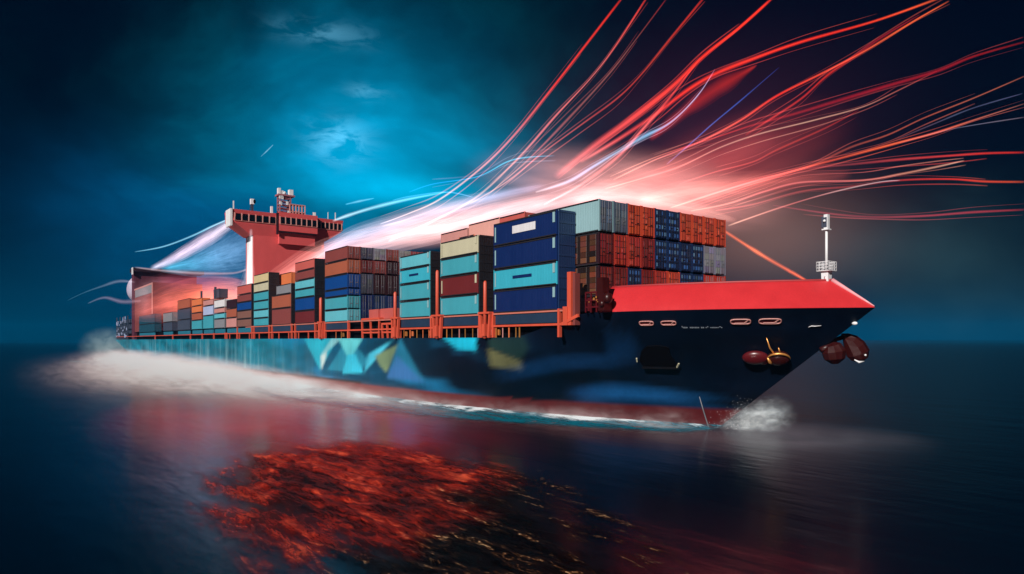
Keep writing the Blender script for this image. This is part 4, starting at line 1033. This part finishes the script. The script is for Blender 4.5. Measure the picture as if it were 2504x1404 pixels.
pa, pb = Vector((xat(930, -HB), -HB+.2, 0)), Vector((XFOOT+1.5, -1.0, 0)); dd = pb-pa
lm.location = L2W((pa.x+pb.x)/2, (pa.y+pb.y)/2-1.2, .03); lm.rotation_euler = (0, 0, YAW+math.atan2(dd.y, dd.x)); lm.scale = (dd.length, 8.5, 2.6)
lm['kind'] = 'stuff'; lm['label'] = 'thin pale mist over the red boot top near the bow'; lm['category'] = 'mist'
mb = MB()
for k in range(700):                       # flung droplets
    q = random.random()**.7; a = random.uniform(-1, 1)
    x = XFOOT+random.gauss(1.2, .5)+q*3.6+random.gauss(0, .7); z = .1+abs(random.gauss(.3+1.9*q, .75)); y = random.gauss(-.6, .9)
    r = random.uniform(.008, .032)*(1.3-.6*q)
    mb.add([(x-r, y-r, z-r), (x+r, y-r, z-r*.4), (x, y+r, z-r*.6), (x, y, z+r*1.2)], [(0, 1, 3), (1, 2, 3), (2, 0, 3), (0, 2, 1)])
dr = mb.build('spray_droplets', M['whitep']); set_local(dr); dr['kind'] = 'stuff'; dr['label'] = 'white droplets flung up at the foot of the bow'; dr['category'] = 'spray'
# ------------------------------------------------------------------ foam along the waterline
def foammat():
    m, t = newmat('foam'); uv = t.new('ShaderNodeAttribute', attribute_name='tint').outputs['Color']
    s = t.new('ShaderNodeSeparateColor'); t.l.new(uv, s.inputs[0]); a, tl = s.outputs[0], s.outputs[1]
    tc = t.new('ShaderNodeTexCoord').outputs['Object']
    n = t.noise(t.vm('MULTIPLY', tc, (.16, .9, 1)), 1.0, 6, .65, .6)
    n2 = t.noise(t.vm('MULTIPLY', tc, (.5, 2.6, 1)), 1.0, 5, .7, .4)
    k = t.m('ADD', t.m('MULTIPLY', n, .6), t.m('MULTIPLY', n2, .4))
    al = t.smooth(t.m('ADD', t.m('SUBTRACT', k, 1.0), t.m('MULTIPLY', a, .92)), -.15, .30)
    al = t.m('MULTIPLY', al, t.smooth(a, 0, .3))
    c = t.mix(t.smooth(al, .30, .9), (.006, .15, .22), (.74, .84, .88))
    te = t.m('MULTIPLY', t.smooth(a, .04, .30), t.m('MULTIPLY', t.smooth(k, .34, .56), .95))
    al = t.m('MAXIMUM', al, te)
    d = t.new('ShaderNodeBsdfDiffuse'); t.l.new(c, d.inputs[0]); tr = t.new('ShaderNodeBsdfTransparent')
    mx = t.new('ShaderNodeMixShader'); t.l.new(al, mx.inputs[0]); t.l.new(tr.outputs[0], mx.inputs[1]); t.l.new(d.outputs[0], mx.inputs[2])
    finish(t, mx.outputs[0]); return m
mb = MB(); rows, cols = [], []
N = 160
for i in range(N+1):
    x = (XFOOT+1.5)+(-330-(XFOOT+1.5))*(i/N)**1.5
    w = 5.5+.045*max(0, XFOOT-x)+2.0*sm(XFOOT-2, XFOOT-40, x); hw = hbreadth(x, .2) if x < stem(.2) else 0
    row, cr = [], []
    for j in range(15):
        f = j/14; y = -hw+.25-f*w*1.6
        row.append((x, y, .02+.38*math.exp(-(f*9)**2)+.06*noise.noise(Vector((x*.5, y, 0)))))
        inten = (.80+.25*math.exp(-((f-.09)/.06)**2)-.50*f**.5)*(1-sm(.55, 1, f))
        inten *= sm(XFOOT+1.5, XFOOT-1, x)*(.80+.45*noise.noise(Vector((x*.11, f*1.2, 5)))+.25*noise.noise(Vector((x*.5, f*3, 8))))
        cr.append((max(0, inten), f, 0))
    rows.append(row); cols.append(cr)
mb.grid(rows, cols=cols, flip=True)
fo = mb.build('foam', foammat()); set_local(fo); fo['kind'] = 'stuff'; fo['label'] = 'white and teal foam streaming along the waterline'; fo['category'] = 'foam'

# ------------------------------------------------------------------ ripples before the ship, red and gold glow painted into their colour
def ripplemat():
    m, t = newmat('red_glow_ripples'); tc = t.new('ShaderNodeTexCoord').outputs['Object']
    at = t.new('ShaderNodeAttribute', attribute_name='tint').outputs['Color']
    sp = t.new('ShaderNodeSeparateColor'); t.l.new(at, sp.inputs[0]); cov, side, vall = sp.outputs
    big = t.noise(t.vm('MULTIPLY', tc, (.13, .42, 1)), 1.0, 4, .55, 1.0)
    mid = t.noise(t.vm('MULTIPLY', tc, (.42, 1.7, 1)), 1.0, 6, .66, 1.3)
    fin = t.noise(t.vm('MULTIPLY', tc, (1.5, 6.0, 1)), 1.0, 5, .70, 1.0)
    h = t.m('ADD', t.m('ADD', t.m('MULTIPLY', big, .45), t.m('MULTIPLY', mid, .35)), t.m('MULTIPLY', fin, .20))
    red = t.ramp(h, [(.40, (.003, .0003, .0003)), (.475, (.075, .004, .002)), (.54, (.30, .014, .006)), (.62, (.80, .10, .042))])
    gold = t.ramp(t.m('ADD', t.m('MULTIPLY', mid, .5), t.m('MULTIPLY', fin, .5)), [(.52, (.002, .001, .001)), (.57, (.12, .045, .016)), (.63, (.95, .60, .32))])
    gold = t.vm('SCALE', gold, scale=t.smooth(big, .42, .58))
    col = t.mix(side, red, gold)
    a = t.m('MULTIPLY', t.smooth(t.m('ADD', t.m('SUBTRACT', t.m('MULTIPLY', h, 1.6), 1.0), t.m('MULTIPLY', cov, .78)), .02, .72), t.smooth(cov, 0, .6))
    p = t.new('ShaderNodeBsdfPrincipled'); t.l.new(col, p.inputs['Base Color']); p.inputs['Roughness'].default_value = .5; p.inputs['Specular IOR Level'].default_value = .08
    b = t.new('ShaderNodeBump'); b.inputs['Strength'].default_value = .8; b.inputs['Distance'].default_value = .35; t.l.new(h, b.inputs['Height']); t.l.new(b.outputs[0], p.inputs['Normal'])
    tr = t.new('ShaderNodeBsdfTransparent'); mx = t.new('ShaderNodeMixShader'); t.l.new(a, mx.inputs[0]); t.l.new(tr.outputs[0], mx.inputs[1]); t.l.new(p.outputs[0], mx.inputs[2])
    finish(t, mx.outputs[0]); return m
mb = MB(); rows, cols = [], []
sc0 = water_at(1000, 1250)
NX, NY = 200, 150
def to_ripples(px, py):
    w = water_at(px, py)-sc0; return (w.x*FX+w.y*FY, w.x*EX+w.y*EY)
OUT = [to_ripples(*p) for p in ((460, 1165), (600, 1112), (740, 1085), (900, 1072), (1080, 1090), (1330, 1165), (1470, 1250), (1660, 1390), (1750, 1560), (650, 1600), (640, 1400), (480, 1290))]
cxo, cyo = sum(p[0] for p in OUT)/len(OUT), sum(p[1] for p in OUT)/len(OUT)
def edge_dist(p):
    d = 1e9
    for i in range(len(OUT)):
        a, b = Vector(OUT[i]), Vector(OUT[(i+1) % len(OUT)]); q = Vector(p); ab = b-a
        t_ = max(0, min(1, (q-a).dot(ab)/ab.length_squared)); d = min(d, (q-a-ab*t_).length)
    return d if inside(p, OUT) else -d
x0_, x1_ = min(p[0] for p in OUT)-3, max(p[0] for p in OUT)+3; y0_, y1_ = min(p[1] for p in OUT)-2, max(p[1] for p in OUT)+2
R0, R1 = to_ripples(700, 1230), to_ripples(1300, 1290)
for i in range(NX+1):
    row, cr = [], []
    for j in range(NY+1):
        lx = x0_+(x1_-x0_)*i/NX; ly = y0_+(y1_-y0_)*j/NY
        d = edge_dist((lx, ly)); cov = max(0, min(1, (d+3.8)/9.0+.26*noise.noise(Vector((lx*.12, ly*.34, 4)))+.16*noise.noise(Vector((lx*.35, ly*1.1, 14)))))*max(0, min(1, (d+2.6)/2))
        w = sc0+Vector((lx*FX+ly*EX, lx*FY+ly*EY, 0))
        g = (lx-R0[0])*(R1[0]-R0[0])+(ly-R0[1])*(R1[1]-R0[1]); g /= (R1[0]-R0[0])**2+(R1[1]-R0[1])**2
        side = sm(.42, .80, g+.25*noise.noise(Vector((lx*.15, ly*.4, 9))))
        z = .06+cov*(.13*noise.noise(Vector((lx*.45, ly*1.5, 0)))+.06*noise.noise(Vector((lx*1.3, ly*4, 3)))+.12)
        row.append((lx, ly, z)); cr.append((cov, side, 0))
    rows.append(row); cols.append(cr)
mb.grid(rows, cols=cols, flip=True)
sh = mb.build('red_glow_ripples', ripplemat()); sh.location = sc0; sh.rotation_euler = (0, 0, YAW)
tag(sh, 'ripples with painted red and gold glow over the dark water in front of the ship', 'ripples', kind='stuff')

# ------------------------------------------------------------------ the air: blue sea haze
m_, t_n = newmat('sea_haze'); pv = t_n.new('ShaderNodeVolumePrincipled')
pv.inputs['Color'].default_value = (.0, .26, .58, 1); pv.inputs['Density'].default_value = .00012
finish(t_n, None, pv.outputs[0])
mb = MB(); mb.box(-2600, 2600, -300, 3200, -5, 84); hzb = mb.build('haze', m_); hzb['kind'] = 'stuff'; hzb['label'] = 'blue haze thickening towards the horizon'; hzb['category'] = 'haze'
